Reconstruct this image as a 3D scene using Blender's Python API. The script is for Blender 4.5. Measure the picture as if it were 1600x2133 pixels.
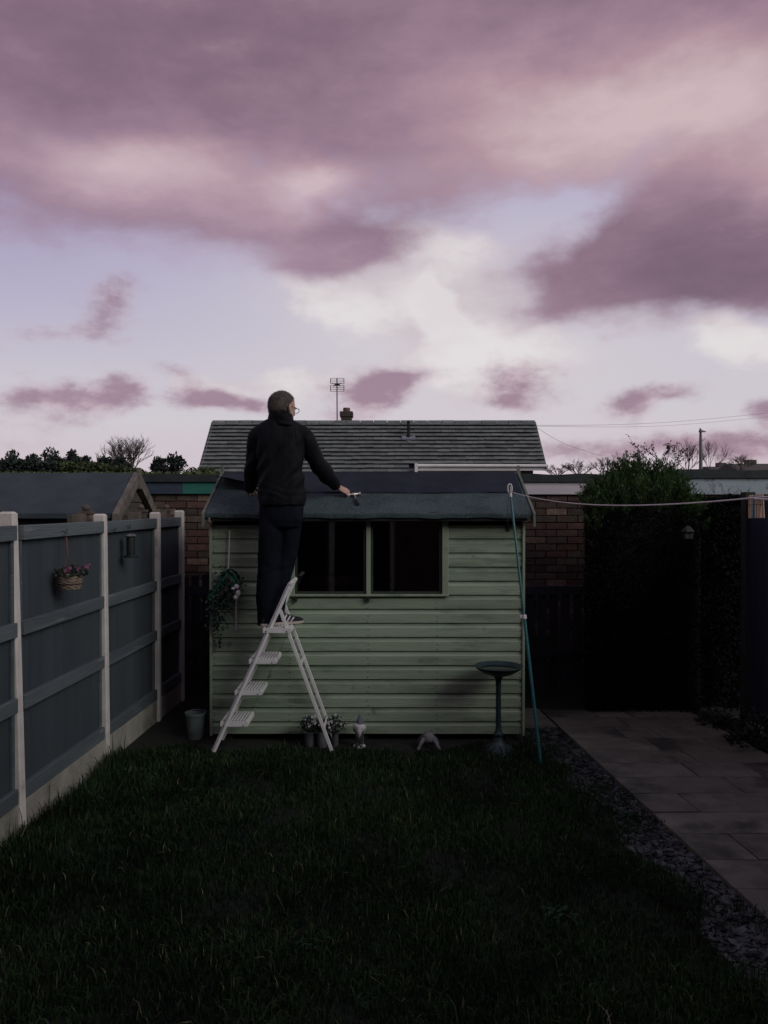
import bpy, bmesh, math, random
import numpy as np
from mathutils import Vector, Matrix, noise as mnoise

scene = bpy.context.scene
for _o in list(bpy.data.objects):
    bpy.data.objects.remove(_o)
C = scene.collection
R = math.radians

# ------------------------------------------------------------------ camera
FPX, CX, CY, HOR = 1600.0, 800.0, 1066.5, 1050.0      # focal length and centre in pixels of the photograph
H = 1.934
PITCH = math.atan((CY - HOR) / FPX)
cam_d = bpy.data.cameras.new('camera')
cam_d.sensor_fit = 'HORIZONTAL'; cam_d.sensor_width = 36.0; cam_d.lens = 36.0
cam_d.clip_start = 0.05; cam_d.clip_end = 3000
cam = bpy.data.objects.new('camera', cam_d); C.objects.link(cam)
cam.location = (0, 0, H); cam.rotation_euler = (R(90) - PITCH, 0, 0)
scene.camera = cam
scene.render.resolution_x, scene.render.resolution_y = 768, 1024
scene.view_settings.view_transform = 'Standard'
scene.view_settings.look = 'None'
scene.view_settings.gamma = 1.0
scene.view_settings.exposure = 0.0
scene.view_settings.use_curve_mapping = False
scene.render.engine = 'CYCLES'
scene.cycles.use_denoising = True
scene.cycles.max_bounces = 6
scene.cycles.transparent_max_bounces = 8

def lin(r, g, b):
    f = lambda c: (c / 255 / 12.92) if c / 255 <= 0.04045 else ((c / 255 + 0.055) / 1.055) ** 2.4
    return (f(r), f(g), f(b), 1.0)

# ------------------------------------------------------------------ sun
SUN_EL = R(27)
SUN = Vector((0.80, -0.62, 0.0)).normalized() * math.cos(SUN_EL) + Vector((0, 0, math.sin(SUN_EL)))
sun_d = bpy.data.lights.new('sun', 'SUN'); sun_d.energy = 1.35; sun_d.angle = R(34); sun_d.color = (1.0, 0.985, 0.95)
sun = bpy.data.objects.new('sun', sun_d); C.objects.link(sun)
sun.rotation_euler = (-SUN).to_track_quat('-Z', 'Y').to_euler(); sun.location = (12, -6, 9)

# ------------------------------------------------------------------ sky (world): Nishita daylight seen between banks of dusk cloud
W = bpy.data.worlds.new('World'); scene.world = W; W.use_nodes = True
nt = W.node_tree; nt.nodes.clear()
def nd(t, **kw):
    n = nt.nodes.new(t)
    for k, v in kw.items(): setattr(n, k, v)
    return n
def put(sock, v):
    if isinstance(v, bpy.types.NodeSocket): nt.links.new(v, sock)
    else: sock.default_value = v
def M(op, a, b=None, c=None, clamp=False):
    n = nd('ShaderNodeMath', operation=op, use_clamp=clamp); put(n.inputs[0], a)
    if b is not None: put(n.inputs[1], b)
    if c is not None: put(n.inputs[2], c)
    return n.outputs[0]
def add(*a):
    r = a[0]
    for x in a[1:]: r = M('ADD', r, x)
    return r
def mul(a, b): return M('MULTIPLY', a, b)
def sub(a, b): return M('SUBTRACT', a, b)
def sstep(x, lo, hi):
    n = nd('ShaderNodeMapRange', interpolation_type='SMOOTHSTEP')
    put(n.inputs['Value'], x); n.inputs['From Min'].default_value = lo; n.inputs['From Max'].default_value = hi
    return n.outputs[0]
def mixc(f, a, b):
    n = nd('ShaderNodeMix', data_type='RGBA'); put(n.inputs[0], f); put(n.inputs[6], a); put(n.inputs[7], b)
    return n.outputs[2]
tc = nd('ShaderNodeTexCoord'); sep = nd('ShaderNodeSeparateXYZ'); nt.links.new(tc.outputs['Generated'], sep.inputs[0])
DX, DY, DZ = sep.outputs
AZ = M('ARCTAN2', DX, DY); EL = M('ARCSINE', DZ)
def azel(px, py):
    v = Vector(((px - CX) / FPX, 1, (HOR - py) / FPX)).normalized()
    return math.atan2(v.x, v.y), math.asin(v.z)
def vec(x, y, z):
    n = nd('ShaderNodeCombineXYZ'); put(n.inputs[0], x); put(n.inputs[1], y); put(n.inputs[2], z); return n.outputs[0]
def fbm(v, scale, detail=7, rough=0.55, dist=0.0):
    n = nd('ShaderNodeTexNoise'); nt.links.new(v, n.inputs['Vector'])
    n.inputs['Scale'].default_value = scale; n.inputs['Detail'].default_value = detail
    n.inputs['Roughness'].default_value = rough; n.inputs['Distortion'].default_value = dist
    return n.outputs['Fac']
Pv = vec(AZ, mul(EL, 1.7), 0.37)                       # cloud texture laid on the sky vault, flattened towards the horizon
wn = nd('ShaderNodeTexNoise'); nt.links.new(Pv, wn.inputs['Vector']); wn.inputs['Scale'].default_value = 5.0; wn.inputs['Detail'].default_value = 5
ws = nd('ShaderNodeSeparateXYZ'); nt.links.new(wn.outputs['Color'], ws.inputs[0])
AW = add(AZ, mul(sub(ws.outputs[0], 0.5), 0.16)); EW = add(EL, mul(sub(ws.outputs[1], 0.5), 0.10))   # billowed coordinates for the cloud outlines
CW = vec(AW, EW, 0.0)
def field(blobs, start=0.0):
    """a sum of soft cloud masses: (x, y, half width, half height, weight) given by where they stand on the vault"""
    acc = start
    for px, py, w, h, amp in blobs:
        a0, e0 = azel(px, py); sa, se = w / FPX, h / FPX
        n = nd('ShaderNodeVectorMath', operation='MULTIPLY_ADD'); nt.links.new(CW, n.inputs[0])
        n.inputs[1].default_value = (1 / sa, 1 / se, 0); n.inputs[2].default_value = (-a0 / sa, -e0 / se, 0)
        d = nd('ShaderNodeVectorMath', operation='DOT_PRODUCT'); nt.links.new(n.outputs[0], d.inputs[0]); nt.links.new(n.outputs[0], d.inputs[1])
        acc = M('MULTIPLY_ADD', M('POWER', math.exp(-1), d.outputs['Value']), amp, acc)
    return acc
n_big = fbm(Pv, 3.2, 5, 0.5)
n_mid = fbm(Pv, 8.0, 6, 0.58)
n_fin = fbm(Pv, 21.0, 5, 0.62)
n_wsp = fbm(vec(add(mul(AZ, 1.1), mul(EL, .7)), sub(mul(EL, 3.4), mul(AZ, .45)), 1.9), 6.5, 6, 0.6)     # drawn-out wisps
# clear sky between the clouds
sky = nd('ShaderNodeTexSky', sky_type='NISHITA', sun_disc=False)
sky.sun_elevation = SUN_EL; sky.sun_rotation = math.atan2(SUN.x, SUN.y); sky.air_density = 1.0; sky.dust_density = 2.5; sky.ozone_density = 2.0
hz = nd('ShaderNodeValToRGB'); put(hz.inputs[0], M('MULTIPLY', EL, 1 / R(36), clamp=True))
cr = hz.color_ramp
for pos, col in ((0.0, (214, 197, 206)), (0.16, (214, 207, 214)), (0.38, (205, 199, 212)), (0.6, (191, 184, 207)), (1.0, (150, 152, 182))):
    e = cr.elements[0] if pos == 0 else (cr.elements[-1] if pos == 1.0 else cr.elements.new(pos)); e.position = pos; e.color = lin(*col)
bluish = M('MULTIPLY', sstep(AZ, 0.05, -0.55), sstep(EL, 0.10, 0.32))
clear = mixc(mul(bluish, 0.7), hz.outputs[0], lin(168, 159, 195))
# pale sunlit cumulus
f_w = field([(935, 640, 60, 75, .95), (1000, 760, 170, 115, .9), (745, 610, 200, 75, .75), (870, 520, 110, 60, .6), (610, 790, 170, 42, .7), (390, 795, 80, 32, .6), (1530, 730, 140, 45, .55), (1050, 620, 70, 70, .5), (1460, 690, 60, 35, .4)])
m_w = sstep(add(f_w, mul(sub(n_mid, .5), .75), mul(sub(n_fin, .5), .5)), .22, .66)
w_col = mixc(sstep(add(mul(n_mid, .7), mul(n_wsp, .3)), .38, .62), lin(212, 201, 206), lin(234, 228, 228))
# high dusk deck and the heavy bank on the right
eb = azel(800, 535)[1]
f_d = field([(720, 525, 150, 60, .6), (640, 575, 80, 24, .5), (560, 470, 150, 40, .3), (1110, 475, 110, 60, -1.0), (1225, 420, 75, 36, -.7), (280, 620, 330, 50, -.3), (180, 415, 330, 65, .55), (470, 455, 170, 40, .35), (920, 520, 90, 50, -.45),
             (1470, 565, 260, 105, 1.35), (1200, 590, 130, 70, .85), (1590, 480, 140, 120, .9), (1130, 660, 80, 28, .5)], add(mul(sub(EL, eb), 6.5), mul(sstep(EL, .60, .95), -5.0)))  # last term opens the deck overhead, out of view, to cool the light
m_d = sstep(add(f_d, mul(sub(n_mid, .5), 1.0), mul(sub(n_wsp, .5), .75), mul(sub(n_fin, .5), .5)), -.36, .74)
lite = field([(1450, 235, 430, 110, 1.35), (1130, 215, 330, 90, .55), (240, 335, 170, 55, 1.0), (690, 378, 80, 28, 1.2), (480, 340, 200, 60, .6), (620, 420, 70, 40, .5), (1590, 370, 60, 50, .7), (300, 410, 300, 55, .55), (60, 330, 120, 60, .3),
              (330, 120, 500, 130, -.35), (1500, 540, 260, 95, -.55), (800, 60, 300, 110, -.1), (820, 480, 140, 60, -.2), (1000, 370, 200, 60, .1)], mul(sub(n_big, .5), 1.0))
lite = add(lite, mul(sub(n_mid, .5), .55), mul(sub(n_wsp, .5), .95), mul(sub(n_fin, .5), .4))
lr = nd('ShaderNodeValToRGB'); put(lr.inputs[0], M('MULTIPLY_ADD', lite, 0.40, 0.385, clamp=True))
cr = lr.color_ramp
for pos, col in ((0.0, (114, 91, 107)), (0.25, (136, 110, 127)), (0.45, (159, 129, 146)), (0.68, (184, 152, 162)), (1.0, (214, 190, 194))):
    e = cr.elements[0] if pos == 0 else (cr.elements[-1] if pos == 1.0 else cr.elements.new(pos)); e.position = pos; e.color = lin(*col)
violet = mul(sstep(AZ, 0.30, -0.30), sstep(EL, 0.5, 0.2))
d_col = mixc(mul(violet, .45), lr.outputs[0], mixc(sstep(lite, -.4, 1.0), lin(138, 112, 140), lin(198, 176, 200)))
d_col = mixc(mul(sub(1.0, m_d), .6), d_col, lin(192, 164, 186))      # thin edges glow rosier
# low broken cloud near the horizon
f_l = field([(205, 826, 85, 34, 1.05), (75, 832, 80, 24, .75), (300, 838, 24, 40, -.2), (420, 826, 85, 32, 1.05), (530, 834, 80, 24, .7), (640, 830, 60, 40, -.3), (785, 812, 85, 44, 1.1), (855, 800, 60, 26, .5), (1105, 785, 80, 42, .85), (1060, 830, 70, 24, .6), (1300, 832, 65, 30, .85), (1370, 822, 60, 14, .5),
           (1590, 838, 60, 36, 1.0), (245, 645, 75, 55, .75), (140, 690, 120, 26, .65), (340, 770, 70, 24, .5), (1560, 925, 120, 30, .8), (1400, 930, 130, 30, .6), (1180, 940, 150, 34, .6), (90, 890, 90, 26, .4), (700, 850, 200, 18, .3)])
m_l = sstep(add(f_l, mul(sub(n_mid, .5), .7), mul(sub(n_wsp, .5), .8), mul(sub(n_fin, .5), .8)), .15, .95)
l_col = mixc(sstep(add(n_fin, mul(f_l, .3)), .45, .85), lin(200, 174, 186), lin(158, 127, 145))
rose = mul(sstep(EL, 0.13, 0.02), sstep(n_mid, .3, .75))
glow = field([(980, 740, 330, 190, .8), (760, 640, 230, 90, .4)])
clear = mixc(mul(glow, .75), clear, lin(222, 213, 217))
base = mixc(m_w, clear, w_col)
f_c = field([(916, 598, 26, 26, .9), (936, 628, 32, 34, .9), (902, 640, 32, 44, .8), (962, 662, 44, 46, .7), (985, 725, 85, 70, .8), (905, 735, 60, 80, .6), (1070, 740, 55, 55, .5), (640, 650, 70, 34, .45), (850, 600, 60, 40, .45)])
base = mixc(mul(sstep(add(f_c, mul(sub(n_fin, .5), .75), mul(sub(n_mid, .5), .4)), .25, .85), .7), base, lin(236, 230, 230))
base = mixc(mul(rose, .45), base, lin(208, 182, 194))
base = mixc(m_d, base, d_col)
base = mixc(mul(m_l, .92), base, l_col)
bg_sky = nd('ShaderNodeBackground'); nt.links.new(sky.outputs[0], bg_sky.inputs[0]); bg_sky.inputs[1].default_value = 0.06
bg_cl = nd('ShaderNodeBackground'); nt.links.new(base, bg_cl.inputs[0]); bg_cl.inputs[1].default_value = 1.0
ms = nd('ShaderNodeMixShader'); ms.inputs[0].default_value = 0.90
nt.links.new(bg_sky.outputs[0], ms.inputs[1]); nt.links.new(bg_cl.outputs[0], ms.inputs[2])
wo = nd('ShaderNodeOutputWorld'); nt.links.new(ms.outputs[0], wo.inputs[0])
W.cycles.sampling_method = 'MANUAL'; W.cycles.sample_map_resolution = 256

# ------------------------------------------------------------------ helpers
RNG = random.Random(7)
NR = np.random.default_rng(11)
ROT = Matrix.Rotation(-PITCH, 3, 'X')
def at(px, py, Y):
    """the point at depth Y that stands at this place of the photograph"""
    d = ROT @ Vector(((px - CX) / FPX, 1.0, (CY - py) / FPX)); d *= Y / d.y
    return Vector((d.x, Y, H + d.z))
def on_plane(px, py, p0, n):
    d = ROT @ Vector(((px - CX) / FPX, 1.0, (CY - py) / FPX)); o = Vector((0, 0, H))
    t = (Vector(p0) - o).dot(n) / d.dot(n); return o + d * t

WL = {}                                                  # world place of every object's origin
def link(o, parent=None, loc=(0, 0, 0)):
    C.objects.link(o); loc = Vector(loc)
    if parent is not None:
        o.parent = parent; o.location = loc - WL[parent.name]
    else:
        o.location = loc
    WL[o.name] = loc
    return o
def tag(o, label=None, cat=None, group=None, kind=None):
    if label: o['label'] = label
    if cat: o['category'] = cat
    if group: o['group'] = group
    if kind: o['kind'] = kind
    return o
def thing(name, label, cat, loc, group=None):
    o = bpy.data.objects.new(name, None); o.empty_display_size = 0.1
    return tag(link(o, None, loc), label, cat, group)

def frame_of(d, side=None):
    d = Vector(d).normalized()
    s = Vector(side) if side is not None else (Vector((0, 0, 1)) if abs(d.z) < 0.9 else Vector((0, 1, 0)))
    u = s - d * s.dot(d)
    if u.length < 1e-6: u = Vector((1, 0, 0)) - d * d.x
    u.normalize(); return u, d.cross(u).normalized()

class MB:
    def __init__(self): self.v = []; self.f = []
    def add(self, vs, fs):
        b = len(self.v); self.v += [tuple(x) for x in vs]; self.f += [tuple(b + i for i in f) for f in fs]; return self
    def hexa(self, p):                                   # eight corners: four below, four above, both counter-clockwise
        return self.add(p, [(3, 2, 1, 0), (4, 5, 6, 7), (0, 1, 5, 4), (1, 2, 6, 5), (2, 3, 7, 6), (3, 0, 4, 7)])
    def box(self, x0, x1, y0, y1, z0, z1):
        return self.hexa([(x0, y0, z0), (x1, y0, z0), (x1, y1, z0), (x0, y1, z0), (x0, y0, z1), (x1, y0, z1), (x1, y1, z1), (x0, y1, z1)])
    def bar(self, p0, p1, w, h, side=None):              # w across `side`, h across the other direction
        p0, p1 = Vector(p0), Vector(p1); u, v = frame_of(p1 - p0, side); u = u * w / 2; v = v * h / 2
        return self.hexa([p0 - u - v, p0 + u - v, p0 + u + v, p0 - u + v, p1 - u - v, p1 + u - v, p1 + u + v, p1 - u + v])
    def loft(self, rings, close=True, cap=True):
        n = len(rings[0]); b = len(self.v)
        for r in rings: self.v += [tuple(x) for x in r]
        for i in range(len(rings) - 1):
            for j in range(n if close else n - 1):
                k = (j + 1) % n
                self.f.append((b + i * n + j, b + i * n + k, b + (i + 1) * n + k, b + (i + 1) * n + j))
        if cap:
            self.f.append(tuple(b + j for j in reversed(range(n)))); e = b + (len(rings) - 1) * n
            self.f.append(tuple(e + j for j in range(n)))
        return self
    def tube(self, pts, r, n=8, cap=True, side=None, flat=1.0):
        pts = [Vector(p) for p in pts]; m = len(pts)
        rr = r if isinstance(r, (list, tuple)) else [r] * m
        rings = []; u = None
        for i, p in enumerate(pts):
            d = pts[min(i + 1, m - 1)] - pts[max(i - 1, 0)]
            if d.length < 1e-9: d = Vector((0, 0, 1))
            u, v = frame_of(d, side if u is None else u)
            rings.append([p + (u * math.cos(t) + v * math.sin(t) * flat) * rr[i] for t in [2 * math.pi * k / n for k in range(n)]])
        return self.loft(rings, True, cap)
    def lathe(self, prof, c, n=20, sx=1.0, sy=1.0, cap=True):
        c = Vector(c)
        rings = [[c + Vector((r * sx * math.cos(2 * math.pi * k / n), r * sy * math.sin(2 * math.pi * k / n), z)) for k in range(n)] for r, z in prof]
        return self.loft(rings, True, cap)
    def ball(self, c, rx, ry, rz, n=12, m=8):
        return self.lathe([(max(1e-3, math.sin(math.pi * i / m)), -math.cos(math.pi * i / m) * rz) for i in range(m + 1)], c, n, rx, ry)
    def sweep(self, prof, p0, p1):                       # a closed profile of (y, z) run along x from p0 to p1
        return self.loft([[(x, y, z) for y, z in prof] for x in (p0, p1)])
    def grid(self, fn, nu, nv):
        b = len(self.v)
        for j in range(nv + 1):
            for i in range(nu + 1): self.v.append(tuple(fn(i / nu, j / nv)))
        for j in range(nv):
            for i in range(nu):
                a = b + j * (nu + 1) + i; self.f.append((a, a + 1, a + nu + 2, a + nu + 1))
        return self
    def map(self, fn): self.v = [tuple(fn(Vector(p))) for p in self.v]; return self
    def mesh(self, name, m=None, smooth=False, centre=None):
        vs = np.array(self.v, float)
        c = (vs.min(0) + vs.max(0)) / 2 if centre is None else np.array(centre, float)
        me = bpy.data.meshes.new(name); me.from_pydata((vs - c).tolist(), [], self.f); me.update()
        if m is not None: me.materials.append(m)
        if smooth: me.polygons.foreach_set('use_smooth', [True] * len(me.polygons))
        return me, Vector(c)
    def build(self, name, m=None, parent=None, smooth=False, bevel=0.0, fix=True, seg=2):
        me, c = self.mesh(name, m, smooth)
        if fix:
            bm = bmesh.new(); bm.from_mesh(me); bmesh.ops.recalc_face_normals(bm, faces=bm.faces); bm.to_mesh(me); bm.free()
        o = bpy.data.objects.new(name, me); link(o, parent, c)
        if bevel:
            b = o.modifiers.new('bevel', 'BEVEL'); b.width = bevel; b.segments = seg; b.limit_method = 'ANGLE'; b.angle_limit = R(40)
        if smooth: me.set_sharp_from_angle(angle=R(50))
        return o
def inst(name, me, parent, loc, rot=(0, 0, 0), scale=(1, 1, 1)):
    o = bpy.data.objects.new(name, me); link(o, parent, loc); o.rotation_euler = rot; o.scale = scale; return o

# ------------------------------------------------------------------ materials
MATS = {}
def mat(name, c1, c2=None, rough=0.7, scale=6.0, stretch=(1, 1, 1), bump=0.0, bscale=40.0, bstretch=None, rnd=0.0, metal=0.0, spec=0.35,
        dirt=None, dscale=3.0, damt=(0.5, 0.7), dstretch=(1, 1, 1), island=0.0, translucent=0.0, detail=5, coat=0.0, spots=None, sscale=60, samt=(.68, .72)):
    m = bpy.data.materials.new(name); m.use_nodes = True; t = m.node_tree; t.nodes.clear(); L = t.links.new
    def n(ty, **kw):
        x = t.nodes.new(ty)
        for k, v in kw.items(): setattr(x, k, v)
        return x
    tcn = n('ShaderNodeTexCoord'); oi = n('ShaderNodeObjectInfo')
    off = n('ShaderNodeVectorMath', operation='MULTIPLY_ADD'); 
    cmb = n('ShaderNodeCombineXYZ')
    for i in range(3): L(oi.outputs['Random'], cmb.inputs[i])
    off.inputs[1].default_value = (31, 57, 83); L(cmb.outputs[0], off.inputs[0]); L(tcn.outputs['Object'], off.inputs[2])
    def noise(sc, st, det=detail, ro=0.6):
        mp = n('ShaderNodeMapping'); mp.inputs['Scale'].default_value = st; L(off.outputs[0], mp.inputs[0])
        x = n('ShaderNodeTexNoise'); x.inputs['Scale'].default_value = sc; x.inputs['Detail'].default_value = det; x.inputs['Roughness'].default_value = ro
        L(mp.outputs[0], x.inputs['Vector']); return x.outputs['Fac']
    def rng(sock, lo, hi, a=0.0, b=1.0):
        x = n('ShaderNodeMapRange', interpolation_type='SMOOTHSTEP'); L(sock, x.inputs[0])
        x.inputs[1].default_value = lo; x.inputs[2].default_value = hi; x.inputs[3].default_value = a; x.inputs[4].default_value = b; return x.outputs[0]
    def mixn(f, a, b, blend='MIX'):
        x = n('ShaderNodeMix', data_type='RGBA', blend_type=blend)
        for s, v in ((x.inputs[0], f), (x.inputs[6], a), (x.inputs[7], b)):
            if isinstance(v, bpy.types.NodeSocket): L(v, s)
            elif isinstance(v, (int, float)): s.default_value = v
            else: s.default_value = (*v[:3], 1)
        return x.outputs[2]
    c2 = c2 or tuple(x * 0.7 for x in c1[:3])
    col = mixn(rng(noise(scale, stretch), .32, .68), c1, c2)
    if dirt: col = mixn(rng(noise(dscale, dstretch, 7, .65), *damt), col, dirt)
    if spots: col = mixn(rng(noise(sscale, (1, 1, 1), 2, .5), *samt), col, spots)
    for amt, src in ((rnd, oi.outputs['Random']), (island, None)):
        if amt:
            if src is None:
                g = n('ShaderNodeNewGeometry'); src = g.outputs['Random Per Island']
            hs = n('ShaderNodeHueSaturation'); L(rng(src, 0, 1, 1 - amt, 1 + amt), hs.inputs['Value']); L(col, hs.inputs['Color'])
            hs.inputs['Saturation'].default_value = 1; col = hs.outputs[0]
    p = n('ShaderNodeBsdfPrincipled'); L(col, p.inputs['Base Color'])
    p.inputs['Metallic'].default_value = metal; p.inputs['Specular IOR Level'].default_value = spec
    L(rng(noise(scale * 2.3, stretch, 3), .3, .7, max(.03, rough - .1), min(1, rough + .1)), p.inputs['Roughness'])
    if coat: p.inputs['Coat Weight'].default_value = coat
    if bump:
        b = n('ShaderNodeBump'); b.inputs['Strength'].default_value = bump; b.inputs['Distance'].default_value = 0.01
        L(noise(bscale, bstretch or stretch, 6, .65), b.inputs['Height']); L(b.outputs[0], p.inputs['Normal'])
    out = n('ShaderNodeOutputMaterial'); sh = p.outputs[0]
    if translucent:
        tr = n('ShaderNodeBsdfTranslucent'); L(col, tr.inputs[0]); mx = n('ShaderNodeMixShader'); mx.inputs[0].default_value = translucent
        L(sh, mx.inputs[1]); L(tr.outputs[0], mx.inputs[2]); sh = mx.outputs[0]
    L(sh, out.inputs[0]); MATS[name] = m; return m

def glass_mat(name, tint=(.86, .9, .88), ior=1.5):
    m = bpy.data.materials.new(name); m.use_nodes = True; t = m.node_tree; t.nodes.clear()
    fr = t.nodes.new('ShaderNodeFresnel'); fr.inputs[0].default_value = ior
    tr = t.nodes.new('ShaderNodeBsdfTransparent'); tr.inputs[0].default_value = (*tint, 1)
    gl = t.nodes.new('ShaderNodeBsdfGlossy'); gl.inputs['Roughness'].default_value = 0.03; gl.inputs[0].default_value = (.9, .9, .9, 1)
    mx = t.nodes.new('ShaderNodeMixShader'); out = t.nodes.new('ShaderNodeOutputMaterial')
    for a, b in ((fr.outputs[0], mx.inputs[0]), (tr.outputs[0], mx.inputs[1]), (gl.outputs[0], mx.inputs[2]), (mx.outputs[0], out.inputs[0])): t.links.new(a, b)
    return m

X1, X10 = (1, 14, 14), (1, 1, 1)
soil = mat('soil', (.016, .018, .014), (.008, .010, .008), .95, 9, bump=.6, bscale=30)
turf = mat('turf_soil', (.005, .009, .005), (.003, .005, .003), 1.0, 7, bump=.5, bscale=40)
grass_m = mat('grass_blade', (.012, .024, .012), (.030, .060, .022), .7, 1.9, island=.75, translucent=.25, spec=.15)
dry_m = mat('dry_blade', (.16, .15, .085), (.09, .085, .045), .7, 3, island=.4)
slab_m = mat('paving_stone', (.146, .152, .114), (.102, .108, .084), .72, 5, bump=.35, bscale=18, bstretch=(1, 5, 5), rnd=.16, dirt=(.036, .042, .034), dscale=1.7, damt=(.46, .66))
slate_m = mat('slate_chip', (.033, .044, .041), (.010, .014, .013), .5, 12, island=.75, spec=.4)
conc_m = mat('concrete_post', (.62, .595, .545), (.51, .495, .455), .85, 9, bump=.35, bscale=60, rnd=.05, dirt=(.20, .21, .17), dscale=2.4, damt=(.56, .78))
gravb_m = mat('concrete_board', (.34, .335, .29), (.25, .25, .215), .9, 5, bump=.4, bscale=50, dirt=(.13, .14, .10), dscale=2.2, damt=(.5, .72))
fence_m = mat('grey_fence_paint', (.061, .076, .083), (.049, .063, .071), .8, 4, (1, 1, .12), bump=.5, bscale=26, bstretch=(3, 3, .25), rnd=.05, spec=.12, dirt=(.042, .056, .072), dscale=3, damt=(.5, .75), dstretch=(2, 2, .2))
rail_m = mat('grey_rail_paint', (.112, .136, .142), (.082, .102, .112), .75, 5, (1, .12, 2), bump=.7, bscale=24, bstretch=(4, .3, 4), rnd=.08, spec=.15, dirt=(.21, .225, .215), dscale=7, damt=(.58, .72), dstretch=(3, .25, 3))
timber_m = mat('weathered_timber', (.16, .135, .105), (.085, .074, .06), .85, 6, (1, 1, .15), bump=.6, bscale=22, bstretch=(4, 4, .4), rnd=.15)
green_m = mat('sage_paint', (.288, .358, .258), (.222, .292, .212), .62, 3.2, (.3, 3, 4), bump=.45, bscale=20, bstretch=(.4, 6, 6), rnd=.11, spec=.25, dirt=(.105, .148, .100), dscale=2.8, damt=(.47, .74), dstretch=(.5, 2, 2.6), spots=(.10, .135, .098), sscale=9, samt=(.66, .82))
trim_m = mat('sage_trim', (.27, .34, .24), (.22, .285, .20), .55, 6, (3, 3, .3), bump=.3, bscale=22, bstretch=(5, 5, .4), dirt=(.10, .14, .095), dscale=4, damt=(.55, .75))
bargem = mat('barge_paint', (.16, .165, .135), (.08, .11, .085), .75, 9, bump=.4, bscale=20)
felt_old = mat('mineral_felt', (.070, .104, .108), (.042, .066, .070), .95, 3.5, bump=1.0, bscale=260, spec=.12, spots=(.098, .136, .138), sscale=85, samt=(.52, .64), dirt=(.045, .06, .058), dscale=5, damt=(.5, .75))
felt_new = mat('new_felt', (.021, .028, .038), (.016, .022, .031), .85, 3, bump=.25, bscale=200, spec=.12)
dark_m = mat('dark_void', (.012, .012, .012), (.008, .008, .008), .9, 4)
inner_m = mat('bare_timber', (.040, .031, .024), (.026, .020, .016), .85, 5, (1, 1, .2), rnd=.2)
steel_m = mat('nail_steel', (.05, .05, .045), (.03, .026, .022), .6, 30, metal=.6)
white_m = mat('white_enamel', (.68, .69, .68), (.61, .62, .61), .42, 14, spec=.45, dirt=(.40, .39, .37), dscale=9, damt=(.6, .78))
rubber_m = mat('black_rubber', (.018, .018, .018), (.012, .012, .012), .8, 20)
glass_m = glass_mat('window_glass')
brick_ms = [mat('brick_brown', (.088, .066, .054), (.055, .043, .036), .9, 18, bump=.6, bscale=60, rnd=.3, dirt=(.20, .15, .115), dscale=16, damt=(.64, .76)),
            mat('brick_red', (.112, .060, .048), (.074, .045, .038), .9, 18, bump=.6, bscale=60, rnd=.2),
            mat('brick_pale', (.205, .155, .115), (.125, .088, .066), .9, 16, bump=.6, bscale=60, rnd=.2)]
mortar_m = mat('mortar', (.105, .090, .076), (.070, .060, .052), .95, 14, bump=.5, bscale=60)
tile_m = mat('concrete_tile', (.150, .170, .160), (.100, .115, .110), .82, 5, bump=.3, bscale=30, rnd=.16, dirt=(.075, .085, .078), dscale=1.2, damt=(.5, .75))

# ------------------------------------------------------------------ ground, lawn, path
def xl(d): return 1.75 - 0.0867 * (d - 3.5)              # left edge of the paved path at depth d
def fx(d): return -2.32 + 0.041 * d                      # line of the left fence
o = MB().grid(lambda u, v: (-150 + 300 * u, -40 + 340 * v, 0.0), 6, 6).build('ground', soil); tag(o, kind='structure')
def lawn_fn(u, v):
    d = -1.3 + 7.3 * v; a, b = fx(d) + .06, xl(d) - .30
    return (a + (b - a) * u, d, 0.006)
o = MB().grid(lawn_fn, 10, 20).build('lawn', turf); tag(o, kind='structure')

def blades(name, pts, hgt, wid, lean, m, kind=True, parent=None):
    N = len(pts); ang = NR.uniform(0, 2 * math.pi, N); la = NR.uniform(0, 2 * math.pi, N); ln = np.abs(NR.normal(0, 1, N)) * lean
    sx, sy = np.cos(ang) * wid / 2, np.sin(ang) * wid / 2
    dx, dy = np.cos(la) * hgt * ln, np.sin(la) * hgt * ln
    V = np.zeros((N, 5, 3)); P = np.asarray(pts)
    V[:, 0] = P; V[:, 1] = P; V[:, 0, 0] -= sx; V[:, 0, 1] -= sy; V[:, 1, 0] += sx; V[:, 1, 1] += sy
    mid = P + np.stack([dx * .35, dy * .35, hgt * .6], 1)
    V[:, 2] = mid; V[:, 3] = mid; V[:, 2, 0] += sx * .75; V[:, 2, 1] += sy * .75; V[:, 3, 0] -= sx * .75; V[:, 3, 1] -= sy * .75
    V[:, 4] = P + np.stack([dx, dy, hgt * np.maximum(.35, 1 - .35 * ln)], 1)
    base = np.arange(N) * 5
    loops = np.stack([base, base + 1, base + 2, base + 3, base + 3, base + 2, base + 4], 1).ravel()
    me = bpy.data.meshes.new(name); me.vertices.add(N * 5); me.vertices.foreach_set('co', V.ravel())
    me.loops.add(N * 7); me.loops.foreach_set('vertex_index', loops)
    me.polygons.add(N * 2); st = np.stack([np.arange(N) * 7, np.arange(N) * 7 + 4], 1).ravel(); me.polygons.foreach_set('loop_start', st)
    me.update(calc_edges=True); me.materials.append(m)
    ob = bpy.data.objects.new(name, me); link(ob, parent)
    if kind: tag(ob, kind='stuff')
    return ob
def fbm2(x, y, s): return np.array([mnoise.fractal(Vector((a * s, b * s, 3.1)), 1.0, 2.0, 3) for a, b in zip(x, y)])
N = 150000
d = 2.2 + 3.95 * NR.random(N) ** 1.15; u = NR.random(N)
x = fx(d) + .06 + u * (xl(d) - .24 - fx(d)); nv = fbm2(x, d, 2.2)
edge = (xl(d) - .28 + .14 * nv) - x
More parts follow.
